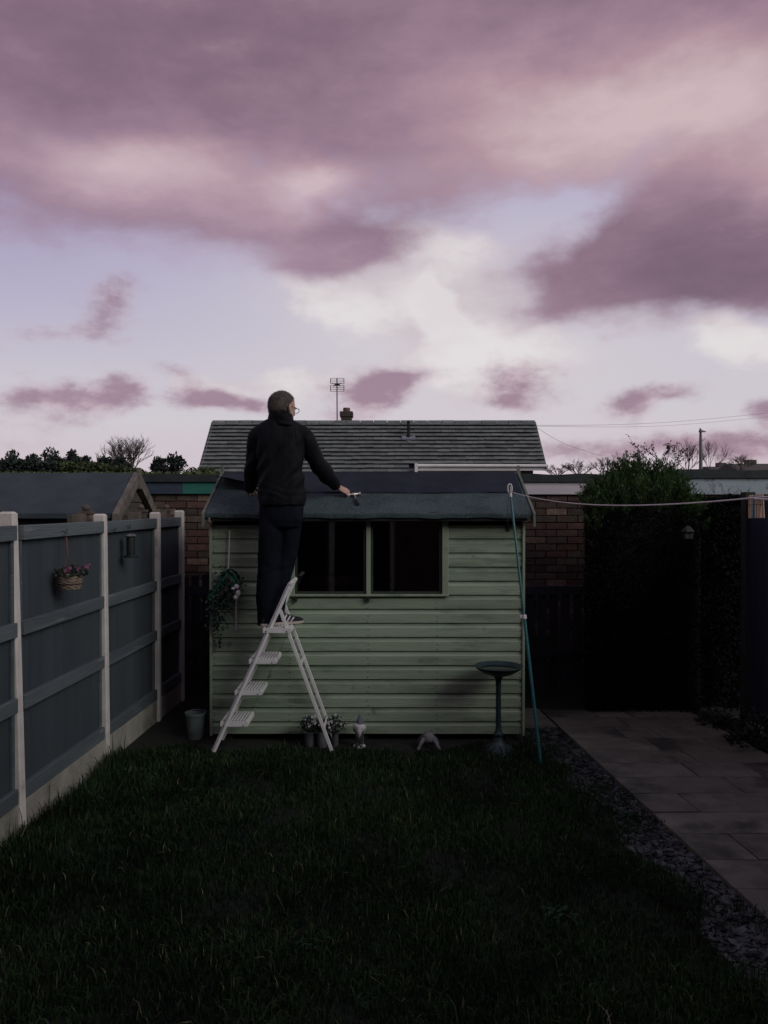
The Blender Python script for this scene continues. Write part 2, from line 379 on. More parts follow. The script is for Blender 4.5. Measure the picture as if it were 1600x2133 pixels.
keep = (edge > 0) & (NR.random(N) < np.clip(.85 + .9 * nv, .25, 1)) & (d < 5.98 + .14 * nv)
x, d, nv = x[keep], d[keep], nv[keep]
near_fence = np.exp(-(x - fx(d)) / .18)
hh = (0.034 + .022 * NR.random(len(x)) + .020 * np.clip(nv, -.5, 1)) * (1 + 1.9 * near_fence) * (1 + .8 * (NR.random(len(x)) < .04))
o = blades('grass', np.stack([x, d, np.full(len(x), .004)], 1), hh, .0045 + .003 * NR.random(len(x)), .55, grass_m)
tag(o, 'rough dark lawn grass in front of the green shed', 'grass')
k = NR.random(len(x)) < .012
o = blades('dry_grass', np.stack([x[k], d[k], np.full(k.sum(), .004)], 1), hh[k] * 1.25, np.full(k.sum(), .005), .5, dry_m)
tag(o, 'scattered pale dry stems standing in the lawn', 'grass')
# stray tufts among the slate chips
N = 5200; d = 2.3 + 3.9 * NR.random(N); t = NR.random(N) ** 1.6; x = xl(d) - .40 + .42 * t
nv = fbm2(x, d, 3.0); k = nv > -.02 + .30 * t; x, d = x[k], d[k]
o = blades('weed_grass', np.stack([x, d, np.full(len(x), .01)], 1), .03 + .05 * NR.random(len(x)), np.full(len(x), .005), .6, grass_m)
tag(o, 'thin weedy grass growing through the slate chippings', 'grass')

# slate chippings
mb = MB(); chip_v, chip_f = [], []
for i in range(4600):
    d = 2.3 + 4.25 * RNG.random() ** 1.1; x = xl(d) - .33 + .33 * RNG.random()
    if RNG.random() < .35 and x < xl(d) - .28: continue
    L, B, T = RNG.uniform(.012, .034), RNG.uniform(.009, .022), RNG.uniform(.003, .007)
    a, tx, ty = RNG.uniform(0, 6.28), RNG.uniform(-.35, .35), RNG.uniform(-.35, .35); z = .006 + RNG.random() * .012
    ca, sa = math.cos(a), math.sin(a); cs = []
    for zz in (-T, T):
        for px_, py_ in ((-L, -B * .6), (L * .7, -B), (L, B * .5), (-L * .5, B)):
            X, Y = px_ * ca - py_ * sa, px_ * sa + py_ * ca
            cs.append((x + X, d + Y, z + zz + X * tx + Y * ty))
    mb.hexa(cs)
o = mb.build('slate_gravel', slate_m); tag(o, 'strip of plum slate chippings between lawn and paving', 'gravel', kind='stuff')

# paved path: slabs of mixed length in rows, each its own stone
o = MB().hexa([(xl(1.6) + .01, 1.6, -.05), (xl(1.6) + 1.45, 1.6, -.05), (xl(7.1) + 1.45, 7.1, -.05), (xl(7.1) + .01, 7.1, -.05),
               (xl(1.6) + .01, 1.6, .018), (xl(1.6) + 1.45, 1.6, .018), (xl(7.1) + 1.45, 7.1, .018), (xl(7.1) + .01, 7.1, .018)]).build('path', soil)
tag(o, kind='structure'); path = o
def slab(x0, x1, y0, y1, z=.042):
    g = .004; sk = -.0867
    pts = [(x0 + g, y0 + g), (x1 - g, y0 + g), (x1 - g + sk * (y1 - y0), y1 - g), (x0 + g + sk * (y1 - y0), y1 - g)]
    dz = [z + RNG.uniform(-.003, .003) for _ in range(4)]
    MB().hexa([(a, b, .004) for a, b in pts] + [(a, b, q) for (a, b), q in zip(pts, dz)]).build('paving_slab', slab_m, path, bevel=.004)
rows = [1.90, 2.21, 2.52, 2.83, 3.14, 3.45, 3.76, 4.07, 4.39, 4.70, 5.01, 5.31, 5.60, 5.9, 6.2, 6.5, 6.8, 7.06]
pat = [(.60, .45, .30), (.30, .60, .45), (.45, .30, .60), (.75, .60), (.38, .60, .37)]
for i in range(len(rows) - 1):
    y0, y1 = rows[i], rows[i + 1]; xx = xl(y0); p = pat[(i * 2 + i // 3) % 5]
    for w in p: slab(xx, xx + w, y0, y1); xx += w
for y0, y1 in ((6.52, 6.83), (6.83, 7.14)): slab(1.17, xl(y0) - .004, y0, y1, .036)

# ------------------------------------------------------------------ left boundary: concrete posts, grey panels, gravel boards
PD = [3.18, 4.456, 5.69, 6.84, 7.54]
LEAN = [0, .045, .018, .0, .0]
post_lab = ['concrete fence post nearest the house, beside the first grey panel', 'pale concrete fence post leaning a little, before the basket panel',
            'pale concrete fence post between flower basket and bird feeder', 'pale concrete fence post between bird feeder and short panel', 'thin looking concrete fence post at the fence end by the brick wall']
for i, d in enumerate(PD):
    top = [1.89, 1.89, 1.862, 1.862, 1.872][i]; x = fx(d); w = .088; t = .066; ln = LEAN[i]
    mb = MB(); b = .008
    def ring(z, s=0.0):
        k = -ln * z / 1.9; x0, x1, y0, y1 = x - w * .5 + s + k, x + w * .5 - s + k, d - t / 2 + s, d + t / 2 - s
        return [(x0 + b, y0, z), (x1 - b, y0, z), (x1, y0 + b, z), (x1, y1 - b, z), (x1 - b, y1, z), (x0 + b, y1, z), (x0, y1 - b, z), (x0, y0 + b, z)]
    mb.loft([ring(-.06), ring(.6), ring(1.2), ring(top - .012), ring(top, .012)])
    tag(mb.build('fence_post', conc_m), post_lab[i], 'post', 'concrete posts of the left fence')
pan_lab = ['grey fence panel on the house side of the leaning post', 'grey timber fence panel with the flower basket hung on it', 'grey timber fence panel with the bird feeder hung on it', 'narrow grey fence panel next to the brick wall']
panels = []
for i in range(4):
    d0, d1 = PD[i] + .034, PD[i + 1] - .034
    root = thing('timber_fence', pan_lab[i], 'fence panel', (fx((d0 + d1) / 2), (d0 + d1) / 2, .17), 'grey panels of the left fence'); panels.append(root)
    def fp(d, off, z): return (fx(d) + off, d, z)
    def along(name, a, b, o0, o1, z0, z1, m, bev=.003, wob=0.0):
        w1, w2 = RNG.uniform(-wob, wob), RNG.uniform(-wob, wob)
        return MB().hexa([fp(a, o0, z0 + w1), fp(b, o0, z0 + w2), fp(b, o1, z0 + w2), fp(a, o1, z0 + w1), fp(a, o0, z1 + w1), fp(b, o0, z1 + w2), fp(b, o1, z1 + w2), fp(a, o1, z1 + w1)]).build(name, m, root, bevel=bev)
    nb = max(3, round((d1 - d0) / .148)); bw = (d1 - d0) / nb
    for k in range(nb):                                  # overlapping upright boards
        j = RNG.uniform(-.0008, .0008)
        a, b = d0 + k * bw + .0003, d0 + (k + 1) * bw - .0003
        MB().hexa([fp(a, -.022 + j, .195), fp(a, -.008 + j, .195), fp(b, -.0088 + j, .195), fp(b, -.022 + j, .195), fp(a, -.022 + j, 1.79), fp(a, -.008 + j, 1.79), fp(b, -.0088 + j, 1.79), fp(b, -.022 + j, 1.79)]).build('board', fence_m, root, bevel=.0015)
    for z0, z1 in ((1.722, 1.808), (1.168, 1.252), (.728, .812), (.200, .290)):
        along('rail', d0 + .004, d1 - .004, -.006, .030, z0, z1, rail_m, .004, .004)
    for a, b in ((d0, d0 + .022), (d1 - .03, d1)): along('end_batten', a, b, -.009, .008, .2, 1.72, rail_m)
    gb = MB().hexa([fp(d0 - .01, -.028, -.05), fp(d1 + .01, -.028, -.05), fp(d1 + .01, .022, -.05), fp(d0 - .01, .022, -.05), fp(d0 - .01, -.028, .194), fp(d1 + .01, -.028, .194), fp(d1 + .01, .022, .194), fp(d0 - .01, .022, .194)]).build('gravel_board', gravb_m, None, bevel=.006)
    tag(gb, ['concrete gravel board under the house-side panel', 'concrete gravel board under the flower basket panel', 'concrete gravel board under the bird feeder panel', 'dark short concrete gravel board under the narrow panel'][i], 'gravel board', 'gravel boards of the left fence')
hook_m = mat('hook_steel', (.06, .05, .045), (.03, .03, .03), .5, 20, metal=.7)
def cup_hook(px, py, d, root):
    p = at(px, py, d); x = fx(d) + .031; c = Vector((x, d, p.z))
    pts = [c + Vector((0, 0, .0)), c + Vector((.018, .002, 0))] + [c + Vector((.018 + .0, .004 + .017 - .017 * math.cos(t), -.017 * math.sin(t))) for t in np.linspace(0, 4.2, 9)]
    MB().tube(pts, .0024, 6).build('cup_hook', hook_m, root, smooth=True)
cup_hook(137, 1107, 4.97, panels[1]); cup_hook(229, 1104, 5.78, panels[2]); cup_hook(268, 1096, 6.08, panels[2])
# neighbour's timber posts standing behind the concrete ones
tl = ['weathered timber post with round cap behind the leaning concrete post', 'weathered timber post with cap rail behind the second pale post', 'weathered timber post peeping over behind the third pale post', 'weathered timber post peeping over at the end of the fence']
for i, d in enumerate(PD[1:]):
    root = thing('timber_post', tl[i], 'post', (fx(d) - .14, d + .03, 0), "neighbour's timber posts")
    x = fx(d) - .14; y = d + .05
    MB().box(x - .04, x + .04, y - .04, y + .04, 0, 1.86).build('post_shaft', timber_m, root, bevel=.004)
    MB().box(x - .05, x + .05, y - .05, y + .05, 1.86, 1.885).ball((x, y, 1.905), .03, .03, .026).build('post_cap', timber_m, root, smooth=True)
    MB().box(x - .02, x + .02, y - .30, y - .041, 1.80, 1.86).build('cap_rail', timber_m, root, bevel=.003)

# ------------------------------------------------------------------ neighbour's shed beyond the left fence
root = thing('garden_shed', "neighbour's low shed with blue-grey felt roof behind the left fence", 'shed', (-4.2, 7.6, 0))
gx = -2.44; y1, y2, y3 = 7.02, 7.60, 8.16
ze = at(240, 1065, y1).z; zr = at(285, 985, y2).z
blue_felt = mat('blue_felt', (.050, .068, .076), (.035, .049, .056), .9, 3, bump=.8, bscale=180, dirt=(.035, .046, .052), dscale=2.5, damt=(.5, .75))
wood_old = mat('old_cladding', (.085, .075, .062), (.048, .043, .037), .85, 5, (1, .3, 3), bump=.6, bscale=20, bstretch=(1, .4, 5), rnd=.2)
barge_old = mat('old_barge', (.17, .155, .13), (.085, .08, .066), .8, 7, bump=.5, bscale=24, dirt=(.09, .085, .07), dscale=6, damt=(.5, .7))
for s, ya, yb, nm in ((1, y1 - .03, y2, 'roof_felt'), (-1, y3 + .03, y2, 'roof_felt')):
    dz = (zr - ze) / (y2 - y1); za = zr - dz * abs(yb - ya)
    MB().grid(lambda u, v: (-6.0 + (gx + .02 + 6.0) * u, ya + (yb - ya) * v, za + (zr - za) * v + .012 * math.sin(u * 31) * math.sin(v * 9) * .3), 40, 8).grid(
        lambda u, v: (-6.0 + (gx + .02 + 6.0) * u, ya + .0005 * v, za - .045 * v), 10, 1).build(nm, blue_felt, root, smooth=True)
MB().box(-5.95, gx - .06, y1 + .07, y3 - .07, 0, ze - .035).build('wall', wood_old, root)
nb = 14
for k in range(nb):                                      # gable boards
    z0 = .2 + k * .135; z1 = z0 + .133
    h = lambda z: max(.0, (zr - .03 - max(z, ze)) / (zr - ze)) * (y2 - y1 - .07)
    if h(z1) <= .01: break
    MB().hexa([(gx - .058, y2 - h(z0), z0), (gx - .036, y2 - h(z0), z0), (gx - .036, y2 + h(z0), z0), (gx - .058, y2 + h(z0), z0), (gx - .058, y2 - h(z1), z1), (gx - .046, y2 - h(z1), z1), (gx - .046, y2 + h(z1), z1), (gx - .058, y2 + h(z1), z1)]).build('gable_board', wood_old, root)
for ya, nm in ((y1 - .05, 'barge_board'), (y3 + .05, 'barge_board')):
    sg = 1 if ya < y2 else -1; dz = (zr - ze) / (y2 - y1); zz = zr - dz * abs(y2 - ya)
    e = sg * .012
    MB().hexa([(gx - .03, ya, zz - .115), (gx + .025, ya, zz - .115), (gx + .025, y2 - e, zr - .115), (gx - .03, y2 - e, zr - .115), (gx - .03, ya, zz + .012), (gx + .025, ya, zz + .012), (gx + .025, y2 - e, zr + .012), (gx - .03, y2 - e, zr + .012)]).build(nm, barge_old, root, bevel=.003)
MB().box(gx + .0, gx + .034, y2 - .03, y2 + .03, zr - .16, zr + .05).build('finial', barge_old, root, bevel=.004)

# ------------------------------------------------------------------ garages with flat roofs behind
YB = 8.15
blue_p = mat('blue_fascia', (.040, .060, .085), (.032, .048, .068), .55, 5, (.4, 3, 3), bump=.2, bscale=20)
teal_p = mat('teal_fascia', (.030, .165, .130), (.024, .13, .105), .5, 5, (.4, 3, 3), bump=.2, bscale=20)
whitef = mat('white_fascia', (.56, .54, .57), (.50, .485, .51), .5, 4, (.3, 3, 3), dirt=(.40, .38, .38), dscale=3, damt=(.55, .8))
peel_p = mat('peeling_fascia', (.27, .34, .37), (.34, .39, .41), .7, 3, bump=.3, bscale=20, dirt=(.09, .12, .14), dscale=6, damt=(.55, .68), spots=(.05, .06, .07), sscale=22, samt=(.70, .74))
roof_edge = mat('garage_felt', (.030, .040, .040), (.020, .027, .028), .85, 5, bump=.7, bscale=90)
bm_std = MB().box(-.1065, .1065, -.05, .05, -.0325, .0325).mesh('brick', None)[0]
bm_hdr = MB().box(-.051, .051, -.05, .05, -.0325, .0325).mesh('brick_half', None)[0]
bmesh_sets = []
for base in (bm_std, bm_hdr):
    L = []
    for m in brick_ms:
        c = base.copy(); c.materials.append(m); L.append(c)
    bmesh_sets.append(L)
def brick_run(root, x0, x1, z0, z1):
    k = 0; z = .04
    while z < z1 - .03:
        if z > z0:
            x = x0 + (k % 2) * .1125
            if k % 2: inst('brick', bmesh_sets[1][RNG.choice((0, 0, 1))], root, (x0 + .051, YB + .046 + RNG.uniform(-.003, .003), z))
            while x + .2 < x1:
                m = RNG.choice((0, 0, 0, 0, 1, 1, 2)) if RNG.random() > .05 else 2
                inst('brick', bmesh_sets[0][m], root, (x + .1065, YB + .046 + RNG.uniform(-.004, .003), z + RNG.uniform(-.0015, .0015)), (0, RNG.uniform(-.004, .004), RNG.uniform(-.006, .006)))
                x += .225
        z += .0755; k += 1
def brick_rest(root, x0, x1, z0, z1):
    """the rest of the wall, hardly seen: the same bricks joined into one part"""
    mb = MB(); k = 0; z = .04
    while z < z1 - .03:
        if z > z0:
            x = x0 + (k % 2) * .1125
            while x + .2 < x1: mb.box(x, x + .213, YB - .004, YB + .04, z - .0325, z + .0325); x += .225
        z += .0755; k += 1
    tag(mb.build('brickwork', rest_m, root, fix=False), kind='stuff')
rest_m = mat('brick_mixed', (.125, .070, .054), (.08, .05, .04), .9, 18, island=.4)
def garage(name, label, x0, x1, ztop, zf0, zf1, fasc, runs):
    root = thing(name, label, 'garage', ((x0 + x1) / 2, YB + 2.6, 0))
    MB().box(x0, x1, YB + .012, YB + 5.2, 0, zf1 - .01).build('wall', mortar_m, root)
    for a, b in runs: brick_run(root, a, b, .45, zf0); brick_rest(root, a, b, 0, .45)
    cuts = [x0] + [q for r in runs for q in r] + [x1]
    for a, b in zip(cuts[::2], cuts[1::2]): brick_rest(root, a, b, 0, zf0)
    MB().grid(lambda u, v: (x0 - .02 + (x1 - x0 + .04) * u, YB - .07 + .0 * v, zf1 + (ztop - zf1) * v + .006 * math.sin(u * 37) * v), 60, 1).grid(
        lambda u, v: (x0 - .02 + (x1 - x0 + .04) * u, YB - .07 + 5.4 * v, ztop + .006 * math.sin(u * 37) * (1 - v)), 60, 2).build('roof_felt', roof_edge, root)
    for a, b, m in fasc:
        MB().box(a + .001, b - .001, YB - .042, YB - .012, zf0, zf1 + .012).build('fascia_board', m, root, bevel=.003)
    MB().box(x0, x1, YB - .010, YB + .011, zf0 + .004, zf1).build('soffit_batten', dark_m, root)
zf0, zf1, zt = at(0, 1029, YB).z, at(0, 1004, YB).z, at(0, 988, YB).z
xt = at(382, 1010, YB).x
garage('brick_garage', 'brick garage with blue and teal fascia boards, beside the low shed', -4.6, -.35, zt, zf0, zf1, [(-4.6, xt, blue_p), (xt, -.35, teal_p)], [(-3.1, -1.35)])
garage('brick_garage', 'brick garage with long white fascia, behind the clothes prop', -.33, 3.0, zt, zf0 - .005, zf1, [(-.33, 3.0, whitef)], [(1.05, 2.3)])
zt2 = at(0, 979, YB).z
garage('brick_garage', 'garage with peeling pale blue fascia beyond the ivy', 3.02, 9.5, zt2, at(0, 1030, YB).z, at(0, 996, YB).z, [(3.02, 9.5, peel_p)], [])
# moss and creeper along the left garage roof edge
def leaf_cloud(name, P, D, L, Wd, m, parent=None, kind=None):
    """many single leaves: P places, D long axes, L lengths, Wd widths"""
    P = np.asarray(P, float); D = np.asarray(D, float); N = len(P); D /= np.linalg.norm(D, axis=1, keepdims=True) + 1e-9
    r = NR.normal(size=(N, 3)); S = np.cross(D, r); S /= np.linalg.norm(S, axis=1, keepdims=True) + 1e-9
    L = np.broadcast_to(L, N)[:, None]; Wd = np.broadcast_to(Wd, N)[:, None]
    V = np.zeros((N, 4, 3)); V[:, 0] = P; V[:, 1] = P + D * L * .45 + S * Wd / 2; V[:, 2] = P + D * L; V[:, 3] = P + D * L * .45 - S * Wd / 2
    c = P.mean(0); me = bpy.data.meshes.new(name); me.vertices.add(N * 4); me.vertices.foreach_set('co', (V - c).ravel())
    me.loops.add(N * 4); me.loops.foreach_set('vertex_index', np.arange(N * 4)); me.polygons.add(N); me.polygons.foreach_set('loop_start', np.arange(N) * 4)
    me.update(calc_edges=True); me.materials.append(m)
    o = bpy.data.objects.new(name, me); link(o, parent, c)
    if kind: tag(o, kind=kind)
    return o
moss_m = mat('moss_leaf', (.085, .115, .035), (.05, .075, .03), .8, 4, island=.5)
N = 700; P = np.stack([NR.uniform(-4.4, -1.5, N), YB + .05 + .4 * NR.random(N), np.full(N, zt) + NR.random(N) * .015], 1)
D = NR.normal(size=(N, 3)); D[:, 2] = np.abs(D[:, 2]) + .5
o = leaf_cloud('moss', P, D, .035, .03, moss_m); tag(o, 'low green moss along the edge of the garage roof', 'moss', kind='stuff')

# ------------------------------------------------------------------ picket fences behind the shed
pick_m = mat('navy_picket', (.030, .038, .052), (.022, .027, .036), .7, 5, (2, 2, .2), bump=.3, bscale=20, rnd=.2)
def pickets(label, x0, x1, y, pitch, w, top):
    root = thing('picket_fence', label, 'fence', ((x0 + x1) / 2, y, 0))
    n = int((x1 - x0) / pitch)
    for i in range(n + 1):
        x = x0 + i * pitch; z = top((x + w / 2 - x0) / (x1 - x0))
        MB().hexa([(x, y - .01, .05), (x + w, y - .01, .05), (x + w, y + .008, .05), (x, y + .008, .05), (x, y - .01, z), (x + w, y - .01, top((x + w - x0) / (x1 - x0))), (x + w, y + .008, top((x + w - x0) / (x1 - x0))), (x, y + .008, z)]).build('picket', pick_m, root)
    for zc in (1.06, .42): MB().box(x0 - .05, x1 + .08, y - .034, y - .0105, zc - .045, zc + .045).build('rail', pick_m, root, bevel=.003)
    for x in (x0 - .09, x1 + .09): MB().box(x - .035, x + .035, y - .05, y + .02, 0, 1.2).build('post', pick_m, root, bevel=.004)
pickets('dark picket fence between the grey fence and the shed', -2.04, -1.25, 7.72, .105, .073, lambda t: 1.20 + .055 * min(1, t * 1.6))
pickets('dark picket fence between the shed and the hedge', 1.33, 2.30, 7.80, .119, .080, lambda t: 1.03 + .02 * math.sin(math.pi * min(1, t + .25)))

# ------------------------------------------------------------------ bungalow behind
DR, DE = 28.0, 26.17
rx0, rx1 = at(443, 879, DR).x, at(1114, 879, DR).x
zr = at(0, 880, DR).z; ze = at(0, 968, DE).z; sl = (zr - ze) / (DR - DE)
house = thing('bungalow', 'bungalow with long grey tiled roof behind the garages', 'house', ((rx0 + rx1) / 2, DR, 0))
render_m = mat('white_render', (.55, .54, .54), (.50, .49, .49), .8, 2)
brown_m = mat('brown_wall', (.07, .045, .035), (.05, .035, .03), .9, 4)
upvc = mat('white_gutter', (.62, .62, .60), (.55, .55, .54), .4, 4)
xs = at(869, 968, DE).x; xw = at(1088, 975, DE).x; xe = at(1114, 975, DE).x
MB().box(rx0 + .25, xs - .05, 25.9, 2 * DR - DE - .3, 0, 2.5).build('wall', render_m, house)
MB().box(xs - .05, xw, DE + .25, 2 * DR - DE - .3, 0, ze - .03).build('wall', render_m, house)
MB().box(xw + .002, xe, DE + .27, 2 * DR - DE - .32, 0, ze - .03).build('wall', brown_m, house)
# roof underlay
MB().hexa([(rx0 + .03, 25.45, zr - (DR - 25.45) * sl - .08), (xs, 25.45, zr - (DR - 25.45) * sl - .08), (xs, DR, zr - .08), (rx0 + .03, DR, zr - .08)] + [(rx0 + .03, 25.45, zr - (DR - 25.45) * sl - .03), (xs, 25.45, zr - (DR - 25.45) * sl - .03), (xs, DR, zr - .03), (rx0 + .03, DR, zr - .03)]).build('roof_underlay', dark_m, house)
MB().hexa([(xs, DE, ze - .08), (rx1 + .0, DE, ze - .08), (rx1 + .0, DR, zr - .08), (xs, DR, zr - .08), (xs, DE, ze - .03), (rx1 + .0, DE, ze - .03), (rx1 + .0, DR, zr - .03), (xs, DR, zr - .03)]).build('roof_underlay', dark_m, house)
MB().hexa([(rx0, DR, zr - .08), (rx1, DR, zr - .08), (rx1, 2 * DR - DE, ze - .08), (rx0, 2 * DR - DE, ze - .08), (rx0, DR, zr), (rx1, DR, zr), (rx1, 2 * DR - DE, ze), (rx0, 2 * DR - DE, ze)]).build('back_roof', tile_m, house)
slen = math.hypot(DR - DE, zr - ze); ng = 11; g = slen / ng; tw = (rx1 - rx0) / 24; ang = math.atan2(zr - ze, DR - DE)
tm = MB().hexa([(-tw / 2 + .004, -g * .62, .066), (tw / 2 - .004, -g * .62, .066), (tw / 2 - .004, g * .6, -.03), (-tw / 2 + .004, g * .6, -.03), (-tw / 2 + .004, -g * .60, .082), (tw / 2 - .004, -g * .60, .082), (tw / 2 - .004, g * .6, -.010), (-tw / 2 + .004, g * .6, -.010)]).mesh('tile', tile_m, centre=(0, 0, 0))[0]
dirv = Vector((0, math.cos(ang), math.sin(ang))); nrm = Vector((0, -math.sin(ang), math.cos(ang)))
for k in range(ng + 3):
    for i in range(25):
        x = rx0 + (i + .5 - (.5 if k % 2 else 0)) * tw; s = slen - (ng - k - .5) * g if False else (k + .5) * g
        half = 1.0
        if i == 24 and k % 2 == 0: continue
        if k >= ng and x > xs - tw * .3: continue
        sx = 1.0
        if k % 2 and i in (0, 24): sx = .5; x = rx0 + tw * .25 if i == 0 else rx1 - tw * .25
        p = Vector((x, DR, zr)) - dirv * s + nrm * RNG.uniform(.004, .020)
        inst('roof_tile', tm, house, p, (ang, 0, RNG.uniform(-.006, .006)), (sx, 1, 1))
rm = MB().loft([[(x, .13 * math.cos(t), .10 * math.sin(t) - .02) for t in np.linspace(-.2, math.pi + .2, 9)] for x in (-.235, .235)], False, False).mesh('ridge', tile_m, True, (0, 0, 0))[0]
for i in range(24): inst('ridge_tile', rm, house, (rx0 + (i + .5) * tw, DR, zr + RNG.uniform(-.004, .004)))
for x in (rx0 - .02, rx1 + .02):
    d0 = 25.5 if x < 0 else DE - .05
    MB().hexa([(x - .02, d0, zr - (DR - d0) * sl - .12), (x + .02, d0, zr - (DR - d0) * sl - .12), (x + .02, DR, zr - .12), (x - .02, DR, zr - .12), (x - .02, d0, zr - (DR - d0) * sl + .015), (x + .02, d0, zr - (DR - d0) * sl + .015), (x + .02, DR, zr + .03), (x - .02, DR, zr + .03)]).build('verge', tile_m, house)
gz = ze - .03
MB().tube([(xs - .05, DE - .07, gz), (rx1 + .08, DE - .07, gz - .01)], .055, 10).build('gutter', upvc, house, smooth=True)
MB().box(xs - .02, rx1 + .03, DE + .0, DE + .03, gz - .17, gz - .02).build('fascia_board', upvc, house)
MB().box(xs - .10, xs - .012, DE - .6, DE + .05, gz - .62, gz + .05).build('cheek_board', upvc, house)
MB().tube([(xs - .03, DE - .09, gz), (xs - .03, DE - .09, gz - .6)], .045, 8).build('downpipe', upvc, house, smooth=True)
# soil vent with flashing
lead = mat('lead_flashing', (.22, .25, .30), (.15, .17, .2), .45, 6, metal=.3)
pv = on_plane(851, 916, (0, DR, zr), nrm)
pt = at(851, 876, pv.y)
MB().tube([pv - Vector((0, 0, .1)), pt], .055, 10).build('vent_pipe', dark_m, house, smooth=True)
MB().tube([pv + nrm * .03, pv + nrm * .09], [.13, .08], 12).grid(lambda u, v: pv + Vector((-.24 + .48 * u, 0, 0)) + dirv * (-.12 + .3 * v) + nrm * (.075 + .01 * math.sin(u * 9)), 6, 3).build('vent_flashing', lead, house)
# chimney behind the ridge
cx0, cx1 = at(711, 870, 29).x, at(733, 870, 29).x; zc = at(0, 869, 29).z
chim_m = mat('chimney_brick', (.055, .045, .035), (.035, .03, .026), .9, 8, bump=.5)
ch = MB().box(cx0, cx1, 28.8, 29.25, 3.2, zc).build('chimney', chim_m, house)
MB().box(cx0 - .045, cx1 + .045, 28.75, 29.3, zc, at(0, 858, 29).z).build('chimney_cap', chim_m, ch, bevel=.02)
MB().lathe([(.13, 0), (.135, .1), (.125, .15)], ((cx0 + cx1) / 2, 29.0, at(0, 858, 29).z), 14).build('chimney_pot', mat('clay_pot', (.11, .08, .06), (.08, .06, .05), .9), ch, smooth=True)
# aerial
root = thing('tv_aerial', 'grid television aerial on a tall thin mast beside the chimney', 'aerial', at(702, 879, 28.9))
am = mat('aerial_metal', (.05, .04, .04), (.03, .025, .025), .6, 10, metal=.5)
a0, a1 = at(702.5, 884, 28.9), at(702, 788, 28.9); a0.z -= .5
MB().tube([a0, a1], .021, 8).build('mast', am, root)
for y0, y1 in ((788, 799), (802.5, 815)):
    gmb = MB(); l, r = (688.5, 716.5)
    for k in range(4):
        y = y0 + (y1 - y0) * k / 3; gmb.tube([at(l, y, 28.86), at(r, y, 28.86)], .0085, 5)
    for x in (l, r): gmb.tube([at(x, y0, 28.86), at(x, y1, 28.86)], .013, 5)
    gmb.build('reflector_grid', am, root)
bm_ = MB()
for dx, dy in ((-10, -2.5), (9, -3), (-7, 3), (7, 2.5)): bm_.tube([at(702, 801, 28.8), at(702 + dx, 801 + dy, 28.5)], .016, 5)
bm_.box(*sorted((at(697, 0, 28.8).x, at(707, 0, 28.8).x)), 28.7, 28.88, at(0, 803, 28.8).z, at(0, 799, 28.8).z).build('dipole', am, root)

# ------------------------------------------------------------------ the house the picture was taken from (it shades the lawn and shows in the shed windows)
hb = thing('house', 'rear of the brick terrace facing the garden, with patio doors', 'house', (0.2, -2.6, 0))
rear_m = mat('rear_brick', (.13, .075, .055), (.09, .055, .042), .9, 6)
MB().box(-13, 13, -9.5, -2.2, 0, 5.1).build('wall', rear_m, hb)
MB().hexa([(-13.3, -9.8, 5.1), (13.3, -9.8, 5.1), (13.3, -1.85, 5.1), (-13.3, -1.85, 5.1), (-13.3, -5.9, 7.6), (13.3, -5.9, 7.6), (13.3, -5.8, 7.6), (-13.3, -5.8, 7.6)]).build('roof', tile_m, hb)
for x0, x1, z0, z1 in ((-2.2, .2, .1, 2.15), (1.2, 3.0, 1.0, 2.15), (-2.6, -.8, 3.0, 4.2), (.8, 2.6, 3.0, 4.2)):
    fo = MB()
    for a, b, c_, d_ in ((x0, x1, z0, z0 + .08), (x0, x1, z1 - .08, z1), (x0, x0 + .08, z0 + .08, z1 - .08), (x1 - .08, x1, z0 + .08, z1 - .08), ((x0 + x1) / 2 - .05, (x0 + x1) / 2 + .05, z0 + .08, z1 - .08)): fo.box(a, b, -2.2, -2.12, c_, d_)
    w = fo.build('window_frame', upvc, hb)
    MB().box(x0 + .07, x1 - .07, -2.19, -2.18, z0 + .07, z1 - .07).build('pane', mat('rear_glass', (.02, .022, .025), (.02, .02, .022), .08, 3, spec=.6), w)

# ------------------------------------------------------------------ the green shed
YW = 6.25; SX0, SX1 = -1.406, 1.133; YBK = 7.45
shed = thing('garden_shed', 'sage green timber shed with dark felt roof and two windows', 'shed', ((SX0 + SX1) / 2, (YW + YBK) / 2, 0))
zj = lambda py: at(800, py, YW).z
bp = 29.4 / FPX * YW; z_b = zj(1530); z_top = zj(1090)
wx = {k: at(k, 1150, YW).x for k in (604, 614, 763, 772, 921, 934)}
def board(x0, x1, zb, h=None):
    h = h or bp; j = RNG.uniform(-.001, .001); y = YW + j
    prof = [(y + .009, zb + .003), (y + .0015, zb + .0045), (y, zb + .008), (y, zb + h * .69), (y + .008, zb + h * .76), (y + .0115, zb + h * .84), (y + .0125, zb + h - .0005), (y + .020, zb + h - .0005), (y + .020, zb + .003)]
    o = MB().sweep(prof, x0, x1).build('cladding_board', green_m, shed)
    o.rotation_euler = (0, RNG.uniform(-.0006, .0006), 0)
lines = [z_b] + [zj(1504) + k * bp for k in range(0, 15)]
for k, zb in enumerate(lines):
    top = lines[k + 1] if k + 1 < len(lines) else zb + bp
    if zb >= z_top - .02: break
    top = min(top, z_top + .05)
    if zb < zj(1240) - .02: board(SX0, SX1, zb, top - zb)
    else: board(SX0, wx[604] + .004, zb, top - zb); board(wx[934] - .004, SX1, zb, top - zb)
